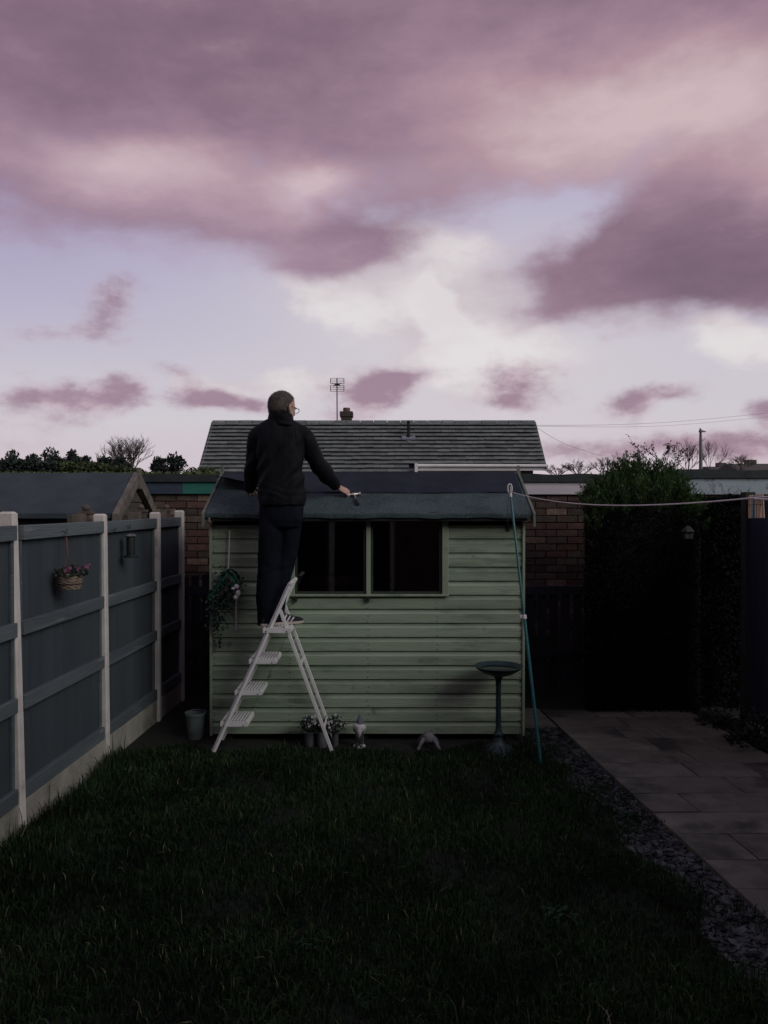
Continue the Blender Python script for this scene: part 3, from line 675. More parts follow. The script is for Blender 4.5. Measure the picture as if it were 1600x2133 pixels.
# wall frame behind the boards, other walls
for (x0, x1, y0, y1, z0, z1, nm) in ((SX0 + .002, SX0 + .022, YW + .022, YBK - .022, z_b, 1.82, 'side_wall'), (SX1 - .022, SX1 - .002, YW + .022, YBK - .022, z_b, 1.82, 'side_wall'), (SX0 + .002, SX1 - .002, YBK - .022, YBK, z_b, 1.82, 'back_wall')):
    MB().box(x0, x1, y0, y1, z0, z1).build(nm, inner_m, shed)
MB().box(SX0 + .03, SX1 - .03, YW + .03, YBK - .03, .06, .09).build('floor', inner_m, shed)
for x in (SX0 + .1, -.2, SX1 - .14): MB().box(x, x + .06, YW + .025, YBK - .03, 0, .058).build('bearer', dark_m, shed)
for x in (SX0 + .06, -.62, -.29, .02, .35, SX1 - .1): MB().box(x, x + .045, YBK - .066, YBK - .024, .1, 1.8).build('reflection_stud', inner_m, shed)  # uprights added to echo the stripes reflected in the window panes
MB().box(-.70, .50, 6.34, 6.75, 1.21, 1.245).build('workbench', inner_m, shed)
MB().box(-.62, -.2, 6.42, 6.7, 1.247, 1.33).build('storage_box', mat('carton', (.10, .055, .035), (.07, .04, .028), .85), shed)
for x0, x1 in ((SX0 - .014, SX0 + .006), (SX1 - .006, SX1 + .014)):
    MB().box(x0, x1, YW - .012, YW + .03, z_b - .01, z_top).build('corner_trim', trim_m, shed, bevel=.002)
for a, b in ((604, 614), (763, 772), (921, 934)):
    MB().box(wx[a], wx[b], YW - .016, YW + .022, zj(1241), z_top + .04).build('window_mullion', trim_m, shed, bevel=.003)
MB().box(wx[604] - .01, wx[934] + .004, YW - .020, YW + .03, zj(1242), zj(1237.5)).build('window_sill', trim_m, shed, bevel=.003)
for a, b in ((614, 763), (772, 921)):
    w = MB()
    f = .02; z0, z1 = zj(1237.5) + .001, z_top + .03; x0, x1 = wx[a] + .001, wx[b] - .001
    for q in ((x0, x1, z0, z0 + f), (x0, x1, z1 - f, z1), (x0, x0 + f, z0 + f, z1 - f), (x1 - f, x1, z0 + f, z1 - f)): w.box(q[0], q[1], YW + .001, YW + .026, q[2], q[3])
    fr = w.build('window_frame', mat('dark_frame', (.035, .04, .035), (.025, .03, .026), .7), shed)
    MB().box(x0 + f * .5, x1 - f * .5, YW + .012, YW + .015, z0 + f * .5, z1 - f * .5).build('pane', glass_m, fr)
lat = MB()
for px in (617, 768):                                    # small black catches under the windows
    p = at(px, 1246, YW - .02); c = MB().box(p.x - .02, p.x + .018, YW - .026, YW - .004, p.z - .006, p.z + .012).box(p.x - .006, p.x + .006, YW - .034, YW - .01, p.z - .03, p.z - .0)
    c.build('window_catch', steel_m, shed)
nails = MB()
for k, zb in enumerate(lines[:-1]):
    for px in (446, 603, 766, 910, 1084):
        X = at(px, 1300, YW).x
        if zb > zj(1240) - .02 and px in (603, 766, 910): continue
        for q in (.018, .058):
            nails.lathe([(.0042, 0), (.0042, .003)], (0, 0, 0), 6); n6 = 12
            vs = nails.v[-n6:]; xx = X + RNG.uniform(-.006, .006); zz = zb + q + RNG.uniform(-.006, .006)
            if zz > z_top: zz = z_top - .01
            nails.v[-n6:] = [(xx + v[0], YW - v[2] + .0008, zz + v[1]) for v in vs]
tag(nails.build('nail_heads', steel_m, shed), kind='stuff')
# roof
YE, YR = 6.14, 6.85; zE, zR = at(0, 1066, YE).z, at(0, 986, YR).z
RX0, RX1 = -1.43, 1.185
sv = Vector((0, YR - YE, zR - zE)); SL = sv.length; sv.normalize(); rn = Vector((0, -sv.z, sv.y))
def roof_at(px, py, lift=0.0): return on_plane(px, py, (0, YR, zR), rn) + rn * lift
for sgn in (1, -1):
    ya = YE if sgn > 0 else 2 * YR - YE
    MB().hexa([(RX0 + .02, ya, zE - .034), (RX1 - .02, ya, zE - .034), (RX1 - .02, YR, zR - .034), (RX0 + .02, YR, zR - .034), (RX0 + .02, ya, zE - .010), (RX1 - .02, ya, zE - .010), (RX1 - .02, YR, zR - .010), (RX0 + .02, YR, zR - .010)]).build('roof_deck', inner_m, shed)
MB().box(RX0 + .04, RX1 - .04, YE + .004, YE + .03, zE - .075, zE - .036).build('eaves_batten', dark_m, shed)
def old_felt(u, v):
    x = RX0 + .004 + (RX1 - RX0 - .008) * u
    wob = .003 * math.sin(x * 9 + 1) + .0025 * math.sin(x * 23 + 2)
    s = 1.04 * v                                          # 0..1 up the slope, starting below the lip
    if v < .12:
        t = v / .12; y = YE - .012 + .0 * t; z = zE - .050 + .044 * t + wob
        return (x, y + wob - .004 * math.sin(math.pi * t), z)
    t = (v - .12) / .88; ss = min(1, t)
    k = math.exp(-t * 25) * .010
    return (x, YE - .008 + (YR - YE + .008) * ss, zE - .004 + (zR - zE + .004) * ss + wob * (.35 + .65 * math.exp(-t * 6)) - k)
o = MB().grid(old_felt, 120, 30).build('mineral_felt', felt_old, shed, smooth=True)
MB().grid(lambda u, v: (RX0 + (RX1 - RX0) * u, YR + (YR - YE) * v, zR - (zR - zE) * v - .002), 6, 3).build('back_felt', felt_old, shed)
for x, s in ((RX0 - .012, -1), (RX1 + .012, 1)):
    for sg in (1, -1):
        ya = YR - sg * (YR - YE + .035); za = zR - (zR - zE) * (YR - YE + .035) / (YR - YE)
        e = .002 * sg
        MB().hexa([(x - .010, ya, za - .105), (x + .010, ya, za - .105), (x + .010, YR - e, zR - .080), (x - .010, YR - e, zR - .080), (x - .010, ya, za + .006), (x + .010, ya, za + .006), (x + .010, YR - e, zR + .012), (x - .010, YR - e, zR + .012)]).build('barge_board', bargem, shed, bevel=.002)
    MB().hexa([(x - .022, YR - .02, zR - .12), (x + .022, YR - .02, zR - .12), (x + .022, YR + .02, zR - .12), (x - .022, YR + .02, zR - .12), (x - .010, YR - .012, zR + .07), (x + .010, YR - .012, zR + .07), (x + .010, YR + .012, zR + .07), (x - .010, YR + .012, zR + .07)]).build('finial', bargem, shed)
    # gable
    MB().hexa([(x - s * .04 - .01, YW + .02, 1.79), (x - s * .04 + .01, YW + .02, 1.79), (x - s * .04 + .01, YBK - .02, 1.79), (x - s * .04 - .01, YBK - .02, 1.79), (x - s * .04 - .01, YR - .02, zR - .04), (x - s * .04 + .01, YR - .02, zR - .04), (x - s * .04 + .01, YR + .02, zR - .04), (x - s * .04 - .01, YR + .02, zR - .04)]).build('gable', green_m, shed)

# the new strip of felt being nailed on, its loose end lifted on the left
t_low = (YR - roof_at(800, 1028).y) / (YR - YE)
def new_felt(u, v):
    x = RX0 + .012 + (RX1 - RX0 - .03) * u
    t = t_low * v * (1 + .012 * math.sin(x * 5) + .02 * max(0, -x - 1.0))
    y = YR - (YR - YE) * t; z = zR - (zR - zE) * t + .0045
    lift = 0.0
    if x < -.86:
        q = min(1, (-.86 - x) / .30); q = q * q * (3 - 2 * q); lift = q * (.085 + .06 * min(1, max(0, (-1.1 - x) / .33)))
    w = .004 * math.sin(x * 14 + 1) * v + .0025 * math.sin(x * 37) * v
    z += lift * v ** 1.6 + w * .7; y += -w * .3 + lift * .1 * v
    return (x, y, z + .006 * (1 - v))
nf = MB().grid(new_felt, 130, 14)
o = nf.build('roofing_felt', felt_new, None, smooth=True); tag(o, 'smooth dark blue felt strip along the shed ridge, left end lifted', 'roofing felt')
sm = o.modifiers.new('thick', 'SOLIDIFY'); sm.thickness = .004; sm.offset = 0
# felt over the ridge, at the back
# clout nails along the felt's lower edge
# ------------------------------------------------------------------ hammer lying on the roof
hp, he = roof_at(737.5, 1033.5, .016), roof_at(746.5, 1054, .016)
hd = (he - hp).normalized(); hs = rn.cross(hd).normalized()
if hs.x < 0: hs = -hs
root = thing('claw_hammer', 'claw hammer lying on the shed roof below the hand', 'hammer', hp)
hm = mat('hammer_steel', (.50, .48, .46), (.36, .35, .34), .35, 30, metal=.85); gm = mat('hammer_grip', (.022, .022, .022), (.015, .015, .015), .6, 30)
mid = hp + (he - hp) * .5
MB().tube([hp, mid], .0085, 8, flat=.7).build('shaft', hm, root, smooth=True)
MB().tube([mid, mid + hd * .02, he - hd * .02, he], [.011, .0135, .0145, .012], 10, flat=.8).build('grip', gm, root, smooth=True)
MB().tube([hp - hs * .015, hp + hs * .025, hp + hs * .028, hp + hs * .036, hp + hs * .037, hp + hs * .056], [.014, .013, .011, .011, .0165, .0165], 12).build('head', hm, root, smooth=True)
for k in (-1, 1):
    MB().tube([hp - hs * .012 + rn * .0, hp - hs * .03 + hd * .002 + rn * .004 * k, hp - hs * .047 + hd * .008 + rn * .006 * k, hp - hs * .062 + hd * .018 + rn * .007 * k], [.011, .0075, .005, .0025], 8).build('claw', hm, root, smooth=True)

# ------------------------------------------------------------------ stepladder
YN, YF = 5.84, 6.14
lad = thing('step_ladder', 'white metal stepladder standing in front of the shed', 'ladder', at(570, 1570, 5.99) * 1.0)
L = lambda px, py, Y=YN: Vector((at(px, py, YN).x, Y, at(px, py, YN).z))
def dn(p, q, z):                                         # follow the line p-q down to height z
    t = (p.z - z) / (p.z - q.z); return p + (q - p) * t
for Y in (YN, YF):
    t0, t1 = L(601.5, 1222, Y), L(449, 1556, Y)
    ft = dn(t0, t1, .012)
    MB().tube([L(606, 1215, Y), L(603, 1218.5, Y), L(596, 1233, Y), t0 + (t1 - t0) * .1, t0 + (t1 - t0) * .5, dn(t0, t1, .045)], .019, 4, side=(0, 1, .0001), flat=1.0).map(lambda p: p).build('front_rail', white_m, lad, bevel=.003)
    MB().bar(dn(t0, t1, .05), ft, .030, .030, (0, 1, 0)).build('rubber_foot', rubber_m, lad, bevel=.003)
    o_in = .014 if Y == YN else -.014
    r0, r1 = L(583, 1271, Y + o_in), L(689, 1560, Y + o_in)
    MB().bar(r0, dn(r0, r1, .045), .020, .026, (0, 1, 0)).build('rear_leg', white_m, lad, bevel=.003)
    MB().bar(dn(r0, r1, .05), dn(r0, r1, .008), .024, .030, (0, 1, 0)).build('rubber_foot', rubber_m, lad, bevel=.003)
MB().tube([L(606, 1214.5, YN - .019), L(606, 1214.5, YF + .019)], .019, 4, side=(0, 0, 1)).build('hand_rail', white_m, lad, bevel=.003)
r0, r1 = L(583, 1271), L(689, 1560)
for py in (1385, 1520):
    z = at(0, py, YN).z; p = dn(r0, r1, z)
    MB().bar(p + Vector((0, .02, 0)), Vector((p.x, YF - .02, z)), .012, .03, (1, 0, 0)).build('cross_bar', white_m, lad, bevel=.002)
steps = [(548, 606, 1318, 1308.5, .012), (518.5, 575, 1383, 1373.5, .012), (489, 545, 1448.5, 1439, .012), (459, 515.5, 1514, 1504, .012)]
for k, (xa, xb, yb, yt, _) in enumerate(steps):
    a, b = L(xa, yb), L(xb, yb); zt_ = at(0, yt, YN).z
    st = MB()
    if k == 0: st.box(a.x, b.x, YN - .012, YF + .012, zt_ - .008, zt_)
    else:                                                # open pressed tread: a rim with slots
        st.box(a.x, a.x + .016, YN + .004, YF - .004, zt_ - .014, zt_).box(b.x - .016, b.x, YN + .004, YF - .004, zt_ - .014, zt_)
        for q in range(5): yy = YN + .004 + (YF - YN - .022) * q / 4; st.box(a.x + .016, b.x - .016, yy, yy + .014, zt_ - .012, zt_ - .001)
    st = st.build('platform' if k == 0 else 'step', white_m, lad, bevel=.0015)
    MB().box(a.x, b.x, YN - .016 if k == 0 else YN - .000, YN - .0125 if k == 0 else YN + .0035, a.z, zt_ + .004).build('side_flange', white_m, lad, bevel=.001)
    MB().box(b.x - .003, b.x + .003, YN + .006, YF - .006, a.z + .004, zt_ - .009).build('front_lip', white_m, lad)
    n = 9
    for i in range(n):
        x = a.x + .012 + (b.x - a.x - .024) * i / (n - 1)
        MB().box(x - .0055, x + .0055, YN + .014, YF - .014, zt_ + .0002, zt_ + .0065).build('tread_rib', white_m, st)
    for px_ in (.12, .86):
        c = Vector((a.x + (b.x - a.x) * px_, YN - .021, a.z + .012))
        MB().tube([c, c + Vector((0, .006, 0))], .005, 8).build('bolt', steel_m, lad)
MB().tube([L(596, 1322, YN + .03), L(570, 1385, YN + .035), L(548, 1432, YN + .03), L(520, 1486, YN + .03)], .0012, 5).build('stay_cord', steel_m, lad)

# ------------------------------------------------------------------ bird bath
by = 5.98; bc = at(1038.5, 1388, by); bz = bc.z
bath = thing('bird_bath', 'green bird bath with shallow bowl on a thin pedestal', 'bird bath', (bc.x, by, 0))
bath_m = mat('verdigris', (.022, .050, .050), (.012, .026, .030), .45, 14, bump=.3, bscale=40, dirt=(.04, .075, .07), dscale=9, damt=(.56, .72), spec=.5)
rb = .190
MB().lathe([(.02, -.075), (.06, -.072), (.12, -.050), (.17, -.018), (rb - .004, .0), (rb, .004), (rb - .006, .007), (.165, -.008), (.11, -.036), (.05, -.052), (.005, -.055)], (bc.x, by, bz), 40).build('bowl', bath_m, bath, smooth=True)
wat = glass_mat('still_water', (.5, .6, .6), 1.33)
MB().lathe([(.148, 0), (.001, .0005)], (bc.x, by, bz - .018), 32, cap=False).build('water', wat, bath)
MB().lathe([(.034, .145), (.026, .16), (.0215, .19), (.0205, .35), (.0205, .50), (.024, .56), (.034, bz - .085), (.045, bz - .073)], (bc.x, by, 0), 20).build('pedestal', bath_m, bath, smooth=True)
MB().lathe([(.138, 0), (.142, .008), (.136, .016), (.10, .030), (.062, .055), (.040, .085), (.033, .12), (.042, .13), (.042, .142), (.030, .15)], (bc.x, by, 0), 30).build('base', bath_m, bath, smooth=True)
for k in range(12):
    a = 2 * math.pi * k / 12; r0_, r1_ = .062, .132
    MB().tube([(bc.x + r0_ * math.cos(a), by + r0_ * math.sin(a), .058), (bc.x + .1 * math.cos(a + .18), by + .1 * math.sin(a + .18), .036), (bc.x + r1_ * math.cos(a), by + r1_ * math.sin(a), .020)], [.004, .007, .004], 6).build('scroll', bath_m, bath, smooth=True)

# ------------------------------------------------------------------ garden gnome
gy = 6.10; gc = at(748.5, 1549, gy); gx_ = gc.x
gn = thing('garden_gnome', 'small garden gnome with pointed hat beside the flower pots', 'gnome', (gx_, gy, 0))
g0 = .0; gwhite = mat('gnome_white', (.55, .54, .53), (.40, .40, .40), .7, 25, bump=.3); ghat = mat('gnome_hat', (.12, .135, .16), (.09, .10, .12), .7, 20); gbody = mat('gnome_coat', (.035, .045, .04), (.02, .022, .022), .6, 20, dirt=(.30, .31, .28), dscale=28, damt=(.53, .58))
gs = at(0, 1488, gy).z / .243
def gz_(p): return Vector((gx_ + p[0] * gs, gy + p[1] * gs, g0 + p[2] * gs))
MB().lathe([(.044, 0), (.047, .008), (.040, .016)], (0, 0, 0), 18).map(gz_).build('base', gwhite, gn, smooth=True)
MB().lathe([(.026, .014), (.030, .03), (.034, .06), (.033, .085), (.026, .112), (.018, .125)], (0, 0, 0), 18).map(gz_).build('body', gbody, gn, smooth=True)
MB().ball((0, -.004, .146), .050, .040, .040, 16, 12).map(gz_).build('head', gwhite, gn, smooth=True)
MB().ball((-.024, -.034, .140), .022, .016, .024, 12, 8).map(gz_).build('hand', mat('gnome_skin', (.13, .125, .12), (.10, .10, .10), .7), gn, smooth=True)
MB().tube([(0, -.03, .15), (0, -.037, .12), (0, -.033, .085)], [.02, .022, .006], 10).map(gz_).build('beard', gwhite, gn, smooth=True)
MB().lathe([(.034, .165), (.030, .18), (.020, .205), (.010, .230), (.004, .243)], (.004, 0, 0), 16).map(gz_).build('hat', ghat, gn, smooth=True)
for s in (-1, 1): MB().ball((s * .016, -.03, .018), .014, .022, .010, 10, 6).map(gz_).build('boot', gbody, gn, smooth=True)

# ------------------------------------------------------------------ tortoise ornament
ty = 6.08; tcx = at(892, 1548, ty)
to = thing('tortoise_ornament', 'grey stone tortoise ornament by the foot of the shed', 'ornament', (tcx.x, ty, 0))
tm_ = mat('grey_stone', (.16, .165, .175), (.09, .095, .10), .85, 20, bump=.5, bscale=50, dirt=(.06, .065, .06), dscale=10, damt=(.52, .7))
def tl_(p): return Vector((tcx.x + p[0], ty + p[1], p[2] + .0))
MB().lathe([(.001, .128), (.022, .124), (.040, .110), (.052, .088), (.056, .066), (.048, .054), (.02, .046)], (0, 0, 0), 20, 1.0, 1.1).map(tl_).build('shell', tm_, to, smooth=True)
for sx, sy in ((-1, -1), (1, -1), (-1, 1), (1, 1)):
    MB().tube([(sx * .035, sy * .03, .078), (sx * .058, sy * .05, .056), (sx * .076, sy * .07, .022), (sx * .086, sy * .085, .008)], [.020, .017, .014, .011], 8).map(tl_).build('leg', tm_, to, smooth=True)
MB().tube([(.02, .06, .06), (.03, .10, .075), (.035, .125, .09)], [.02, .018, .02], 8).map(tl_).build('head', tm_, to, smooth=True)

# ------------------------------------------------------------------ pots, bucket
galv = mat('galvanised', (.17, .18, .185), (.11, .118, .125), .5, 14, metal=.35, rnd=.1)
fl_w = mat('white_petal', (.34, .34, .36), (.24, .25, .27), .8, 5, island=.3); fl_g = mat('pot_leaf', (.03, .05, .032), (.022, .034, .024), .7, 5, island=.5)
def pot(px, w0, w1, py0, py1, y, label, seed, spread, hgt):
    a = at((w0 + w1) / 2, py1, y); rr = (at(w1, 0, y).x - at(w0, 0, y).x) / 2; hz_ = at(0, py0, y).z
    root = thing('flower_pot', label, 'flower pot', (a.x, y, 0), 'galvanised pots by the shed')
    MB().lathe([(rr * .78, 0), (rr * .80, .004), (rr * .97, hz_ - .006), (rr * 1.04, hz_ - .004), (rr * 1.04, hz_), (rr * .94, hz_), (rr * .9, hz_ - .02), (.001, hz_ - .021)], (a.x, y, 0), 22).build('pot', galv, root, smooth=True)
    N = 260; rs = np.random.default_rng(seed); ph = rs.uniform(0, 6.28, N); rad = spread * np.sqrt(rs.random(N)); hh_ = hgt * rs.random(N) ** .7 * (1 - .35 * rad / spread)
    P = np.stack([a.x + rad * np.cos(ph), y + rad * np.sin(ph) * .7, hz_ - .01 + hh_], 1); D = rs.normal(size=(N, 3)); D[:, 2] += .4
    leaf_cloud('foliage', P, D, .026, .014, fl_g, root, 'stuff')
    st = MB()
    for i in range(14): st.tube([(a.x + rs.normal() * .01, y + rs.normal() * .01, hz_ - .02), tuple(P[i])], .0015, 4)
    st.build('stems', fl_g, root)
    for i in range(16):
        fl = MB()
        q = P[rs.integers(N)]; c = Vector((q[0] * 1.0, q[1] - .03, hz_ + hgt * (.35 + .65 * rs.random()))); r = rs.uniform(.008, .014); f_u, f_v = frame_of((rs.normal() * .5, -1, .6 + rs.normal() * .3))
        for k in range(5):
            t = k * 2 * math.pi / 5; dd = f_u * math.cos(t) + f_v * math.sin(t); ss = (f_v * math.cos(t) - f_u * math.sin(t)) * r * .42
            fl.add([c, c + dd * r * .6 + ss, c + dd * r, c + dd * r * .6 - ss], [(0, 1, 2, 3)])
        fl.build('flower', fl_w, root, fix=False)
pot(0, 633, 656, 1522, 1550, 6.12, 'galvanised pot of white flowers, farthest from the gnome', 1, .085, .13)
pot(0, 659, 683, 1522, 1550, 6.10, 'galvanised pot of white flowers between two other pots', 2, .075, .12)
pot(0, 690, 706, 1521, 1552, 6.13, 'galvanised pot of white flowers next to the gnome', 3, .095, .13)
buc_m = mat('pale_bucket', (.165, .205, .20), (.125, .16, .158), .5, 6, dirt=(.07, .09, .088), dscale=5, damt=(.55, .75))
by_ = 6.33; ba, bb = at(386, 1483, by_), at(430, 1483, by_); br = (bb.x - ba.x) / 2; bxx = (ba.x + bb.x) / 2; bh = ba.z
bk = thing('bucket', 'pale tapered bucket in the corner beside the shed', 'bucket', (bxx, by_, 0))
MB().lathe([(br * .70, 0), (br * .72, .004), (br * .91, bh - .03), (br * .92, bh - .026), (br * 1.0, bh - .022), (br * 1.02, bh), (br * .93, bh), (br * .90, bh - .03), (br * .68, .01), (.001, .009)], (bxx, by_, 0), 30).build('pail', buc_m, bk, smooth=True)
MB().tube([(bxx - br * 1.02, by_, bh - .015)] + [(bxx - br * 1.04 * math.cos(t), by_ + br * .9 * math.sin(t), bh - .006) for t in np.linspace(.2, 2.94, 9)] + [(bxx + br * 1.02, by_, bh - .015)], .0025, 6).build('handle', steel_m, bk, smooth=True)

# ------------------------------------------------------------------ clothes prop, line and pegs
pb = at(1127.5, 1602, 5.62); pb.z = .0; ptp = at(1063.5, 1030, 6.06)
prop = thing('clothes_prop', 'tall teal clothes prop leaning on the shed eaves', 'clothes prop', pb)
teal = mat('teal_tube', (.020, .135, .140), (.016, .10, .105), .4, 12, spec=.5); wpl = mat('white_plastic', (.58, .57, .55), (.5, .5, .48), .45, 12)
pd = (ptp - pb); pm = pb + pd * .535
MB().tube([pb, pm], .0125, 12).build('lower_tube', teal, prop, smooth=True)
MB().tube([pm, ptp], .0095, 12).build('upper_tube', teal, prop, smooth=True)
MB().tube([pm - pd.normalized() * .02, pm + pd.normalized() * .014], .0185, 12).box(pm.x - .036, pm.x - .012, pm.y - .008, pm.y + .008, pm.z - .012, pm.z + .012).build('collar', wpl, prop, bevel=.003)
MB().tube([ptp - pd.normalized() * .02, ptp + pd.normalized() * .012], .0125, 12).build('hook_socket', wpl, prop, smooth=True)
hc = ptp + pd.normalized() * .048
MB().tube([hc + Vector((.017 * math.cos(t), 0, .036 * math.sin(t))) for t in np.linspace(-1.6, 4.2, 16)], .006, 8).build('hook', wpl, prop, smooth=True)
MB().tube([hc + Vector((.0, -.006, -.02)), hc + Vector((.006, -.006, .0)), hc + Vector((.002, -.006, .014))], .004, 6).build('hook_tongue', wpl, prop, smooth=True)
line_m = mat('line_cord', (.62, .58, .54), (.5, .47, .44), .6, 40)
ls = ptp + pd.normalized() * .022 + Vector((.004, -.002, 0)); le = at(1572, 1037, 2.6)
def line_pt(t):
    p = ls + (le - ls) * t; sag = .060 * 4 * t * (1 - t) * 1.0
    return p - Vector((0, 0, sag))
pts = [line_pt(t) for t in np.linspace(0, 1, 25)]
end = Vector((1.75, -2.1, 2.32))
pts += [le + (end - le) * t + Vector((0, 0, -.05 * 4 * t * (1 - t))) for t in np.linspace(.06, 1, 14)]
cl = thing('clothes_line', 'white clothes line running from the prop over the path', 'clothes line', ls)
MB().tube(pts, .0032, 8).build('cord', line_m, cl, smooth=True)
l2 = [at(1590, 1040, 2.5), at(1612, 1040.5, 2.4), Vector((1.78, -2.1, 2.2))]
MB().tube([pts[24] + Vector((0, 0, -.003))] + l2, .0032, 8).build('return_cord', line_m, cl, smooth=True)
tp_ = [ls + Vector((-.012, 0, -.01)), at(1058, 1045, 6.06), at(1057.5, 1072, 6.085), at(1058, 1098, 6.16), at(1058.5, 1101, 6.24)]
MB().tube(tp_, .0022, 6).build('tail_cord', mat('dark_cord', (.06, .055, .05), (.04, .04, .035), .8), cl, smooth=True)
hk = at(1058, 1099, YW); MB().box(hk.x - .012, hk.x + .012, YW - .012, YW - .0005, hk.z - .03, hk.z + .02).build('wall_hook', steel_m, shed, bevel=.002)
peg_w = [mat('peg_wood', (.62, .47, .32), (.5, .37, .25), .7, 10, (3, 3, .4), rnd=.15), mat('peg_blue', (.08, .24, .28), (.06, .19, .23), .5, 10)]
peg_lab = 'wooden clothes peg clipped in the row on the clothes line'
ldir = (line_pt(1.0) - line_pt(.97)).normalized()
for i in range(6):
    px = 1563.5 + i * 4.6; y = 2.68 - i * .020; c = at(px, 1040 - i * .4, y)
    m = peg_w[1] if i == 2 else peg_w[0]
    root = thing('clothes_peg', 'blue plastic clothes peg clipped in the row on the line' if i == 2 else peg_lab, 'clothes peg', c, None if i == 2 else 'wooden pegs on the clothes line')
    yaw = R(18 if i < 5 else 38) + RNG.uniform(-.06, .06); til = RNG.uniform(-.05, .05)
    Mx = Matrix.Translation(c) @ Matrix.Rotation(yaw, 4, 'Z') @ Matrix.Rotation(til, 4, 'Y')
    hw = .0042
    for s in (-1, 1):
        spread = .0006 if i < 5 else .0030
        MB().hexa([(-hw, s * .0008, .014), (hw, s * .0008, .014), (hw, s * .0058, .010), (-hw, s * .0058, .010), (-hw, s * (.0008 + spread), -.066), (hw, s * (.0008 + spread), -.066), (hw, s * (.0056 + spread * 1.6), -.066), (-hw, s * (.0056 + spread * 1.6), -.066)]).map(lambda p: Mx @ p).build('prong', m, root, bevel=.0008)
    MB().tube([Mx @ Vector((hw * 1.2 * math.cos(t) * 1.1, .0075 * math.sin(t), -.020 + .001 * math.cos(3 * t))) for t in np.linspace(0, 6.4, 14)], .0009, 5).build('spring', steel_m, root)

# ------------------------------------------------------------------ hanging basket
hbk = thing('hanging_basket', 'wicker basket of pink flowers hung on the grey fence', 'hanging basket', (0, 0, 0))
hd_ = 4.82; hbc = at(145, 1213, hd_); rbk = .072; hxx = fx(hd_) + .031 + rbk + .006
# keep it against the fence: find the depth at which that place stands where the photograph shows it
hbc = Vector((hxx, hd_ + .10, hbc.z)); hbk.location = hbc; WL[hbk.name] = hbc.copy()
wick = [mat('wicker_pale', (.30, .24, .18), (.22, .17, .13), .8, 40, rnd=.1), mat('wicker_dark', (.09, .055, .05), (.06, .04, .035), .8, 40)]
bz0, bz1 = hbc.z - .052, hbc.z + .046
def brad(z): t = (z - bz0) / (bz1 - bz0); return rbk * (.80 + .42 * t * (1.35 - t) / .46 * .46)
for k in range(11):
    z = bz0 + .004 + k * (bz1 - bz0 - .004) / 10
    m = MB(); n = 48; r = brad(z)
    m.tube([hbc + Vector(((r + .004 * math.cos(9 * t + (k % 2) * math.pi)) * math.cos(t), (r + .004 * math.cos(9 * t + (k % 2) * math.pi)) * math.sin(t), z - hbc.z)) for t in np.linspace(0, 2 * math.pi, n)], .0048, 6, cap=False)
    m.build('wicker_strand', wick[0] if k % 3 else wick[1] if k % 6 else wick[0], hbk, smooth=True)
MB().lathe([(rbk * .76, bz0), (rbk * .95, bz0 + .05), (rbk * .97, bz1 - .012), (.001, bz1 - .014)], (hbc.x, hbc.y, 0), 20).build('liner', wick[1], hbk)
for k in range(9):
    a = k * 2 * math.pi / 9 + .1
    MB().tube([hbc + Vector(((brad(z) + .002) * math.cos(a), (brad(z) + .002) * math.sin(a), z - hbc.z)) for z in np.linspace(bz0, bz1, 5)], .0035, 5).build('stake', wick[1], hbk)
hk_t = Vector((fx(4.97) + .052, 4.985, at(139, 1119, 4.98).z)); strap = mat('red_cord', (.17, .06, .045), (.12, .05, .04), .8)
kn = hk_t - Vector((0, -.05, .10)); kn = hk_t + (hbc - hk_t) * .42
MB().tube([hk_t, kn], .005, 6).build('hanger', strap, hbk)
for a in (.3, 2.4, 4.5): MB().tube([kn, hbc + Vector((rbk * .95 * math.cos(a), rbk * .95 * math.sin(a), bz1 - hbc.z))], .0016, 5).build('hanger', strap, hbk)
N = 520; ph = NR.uniform(0, 6.28, N); rad = .098 * np.sqrt(NR.random(N)); P = np.stack([hbc.x + rad * np.cos(ph) + .012, hbc.y + rad * np.sin(ph), bz1 - .015 + (.075 * NR.random(N)) * (1 - .5 * rad / .1)], 1); P[:, 0] = np.maximum(P[:, 0], fx(hd_) + .034)
D = NR.normal(size=(N, 3)); D[:, 2] += .2
leaf_cloud('foliage', P, D, .024, .014, fl_g, hbk, 'stuff')
pink = mat('pink_petal', (.135, .040, .082), (.085, .026, .055), .7, 5, island=.4)
for i in range(18):
    fl = MB()
    a = RNG.uniform(-2.3, 1.4); r_ = RNG.uniform(.05, .112); c = Vector((hbc.x + .015 + r_ * math.cos(a), hbc.y + r_ * math.sin(a), bz1 + RNG.uniform(.0, .06))); c.x = max(c.x, fx(hd_) + .04); r = RNG.uniform(.010, .016); u_, v_ = frame_of((.8 + RNG.gauss(0, .3), -.8, .5))
    for k in range(5):
        t = k * 2 * math.pi / 5; dd = u_ * math.cos(t) + v_ * math.sin(t); ss = (v_ * math.cos(t) - u_ * math.sin(t)) * r * .45
        fl.add([c, c + dd * r * .6 + ss, c + dd * r, c + dd * r * .6 - ss], [(0, 1, 2, 3)])
    fl.build('flower', pink, hbk, fix=False)

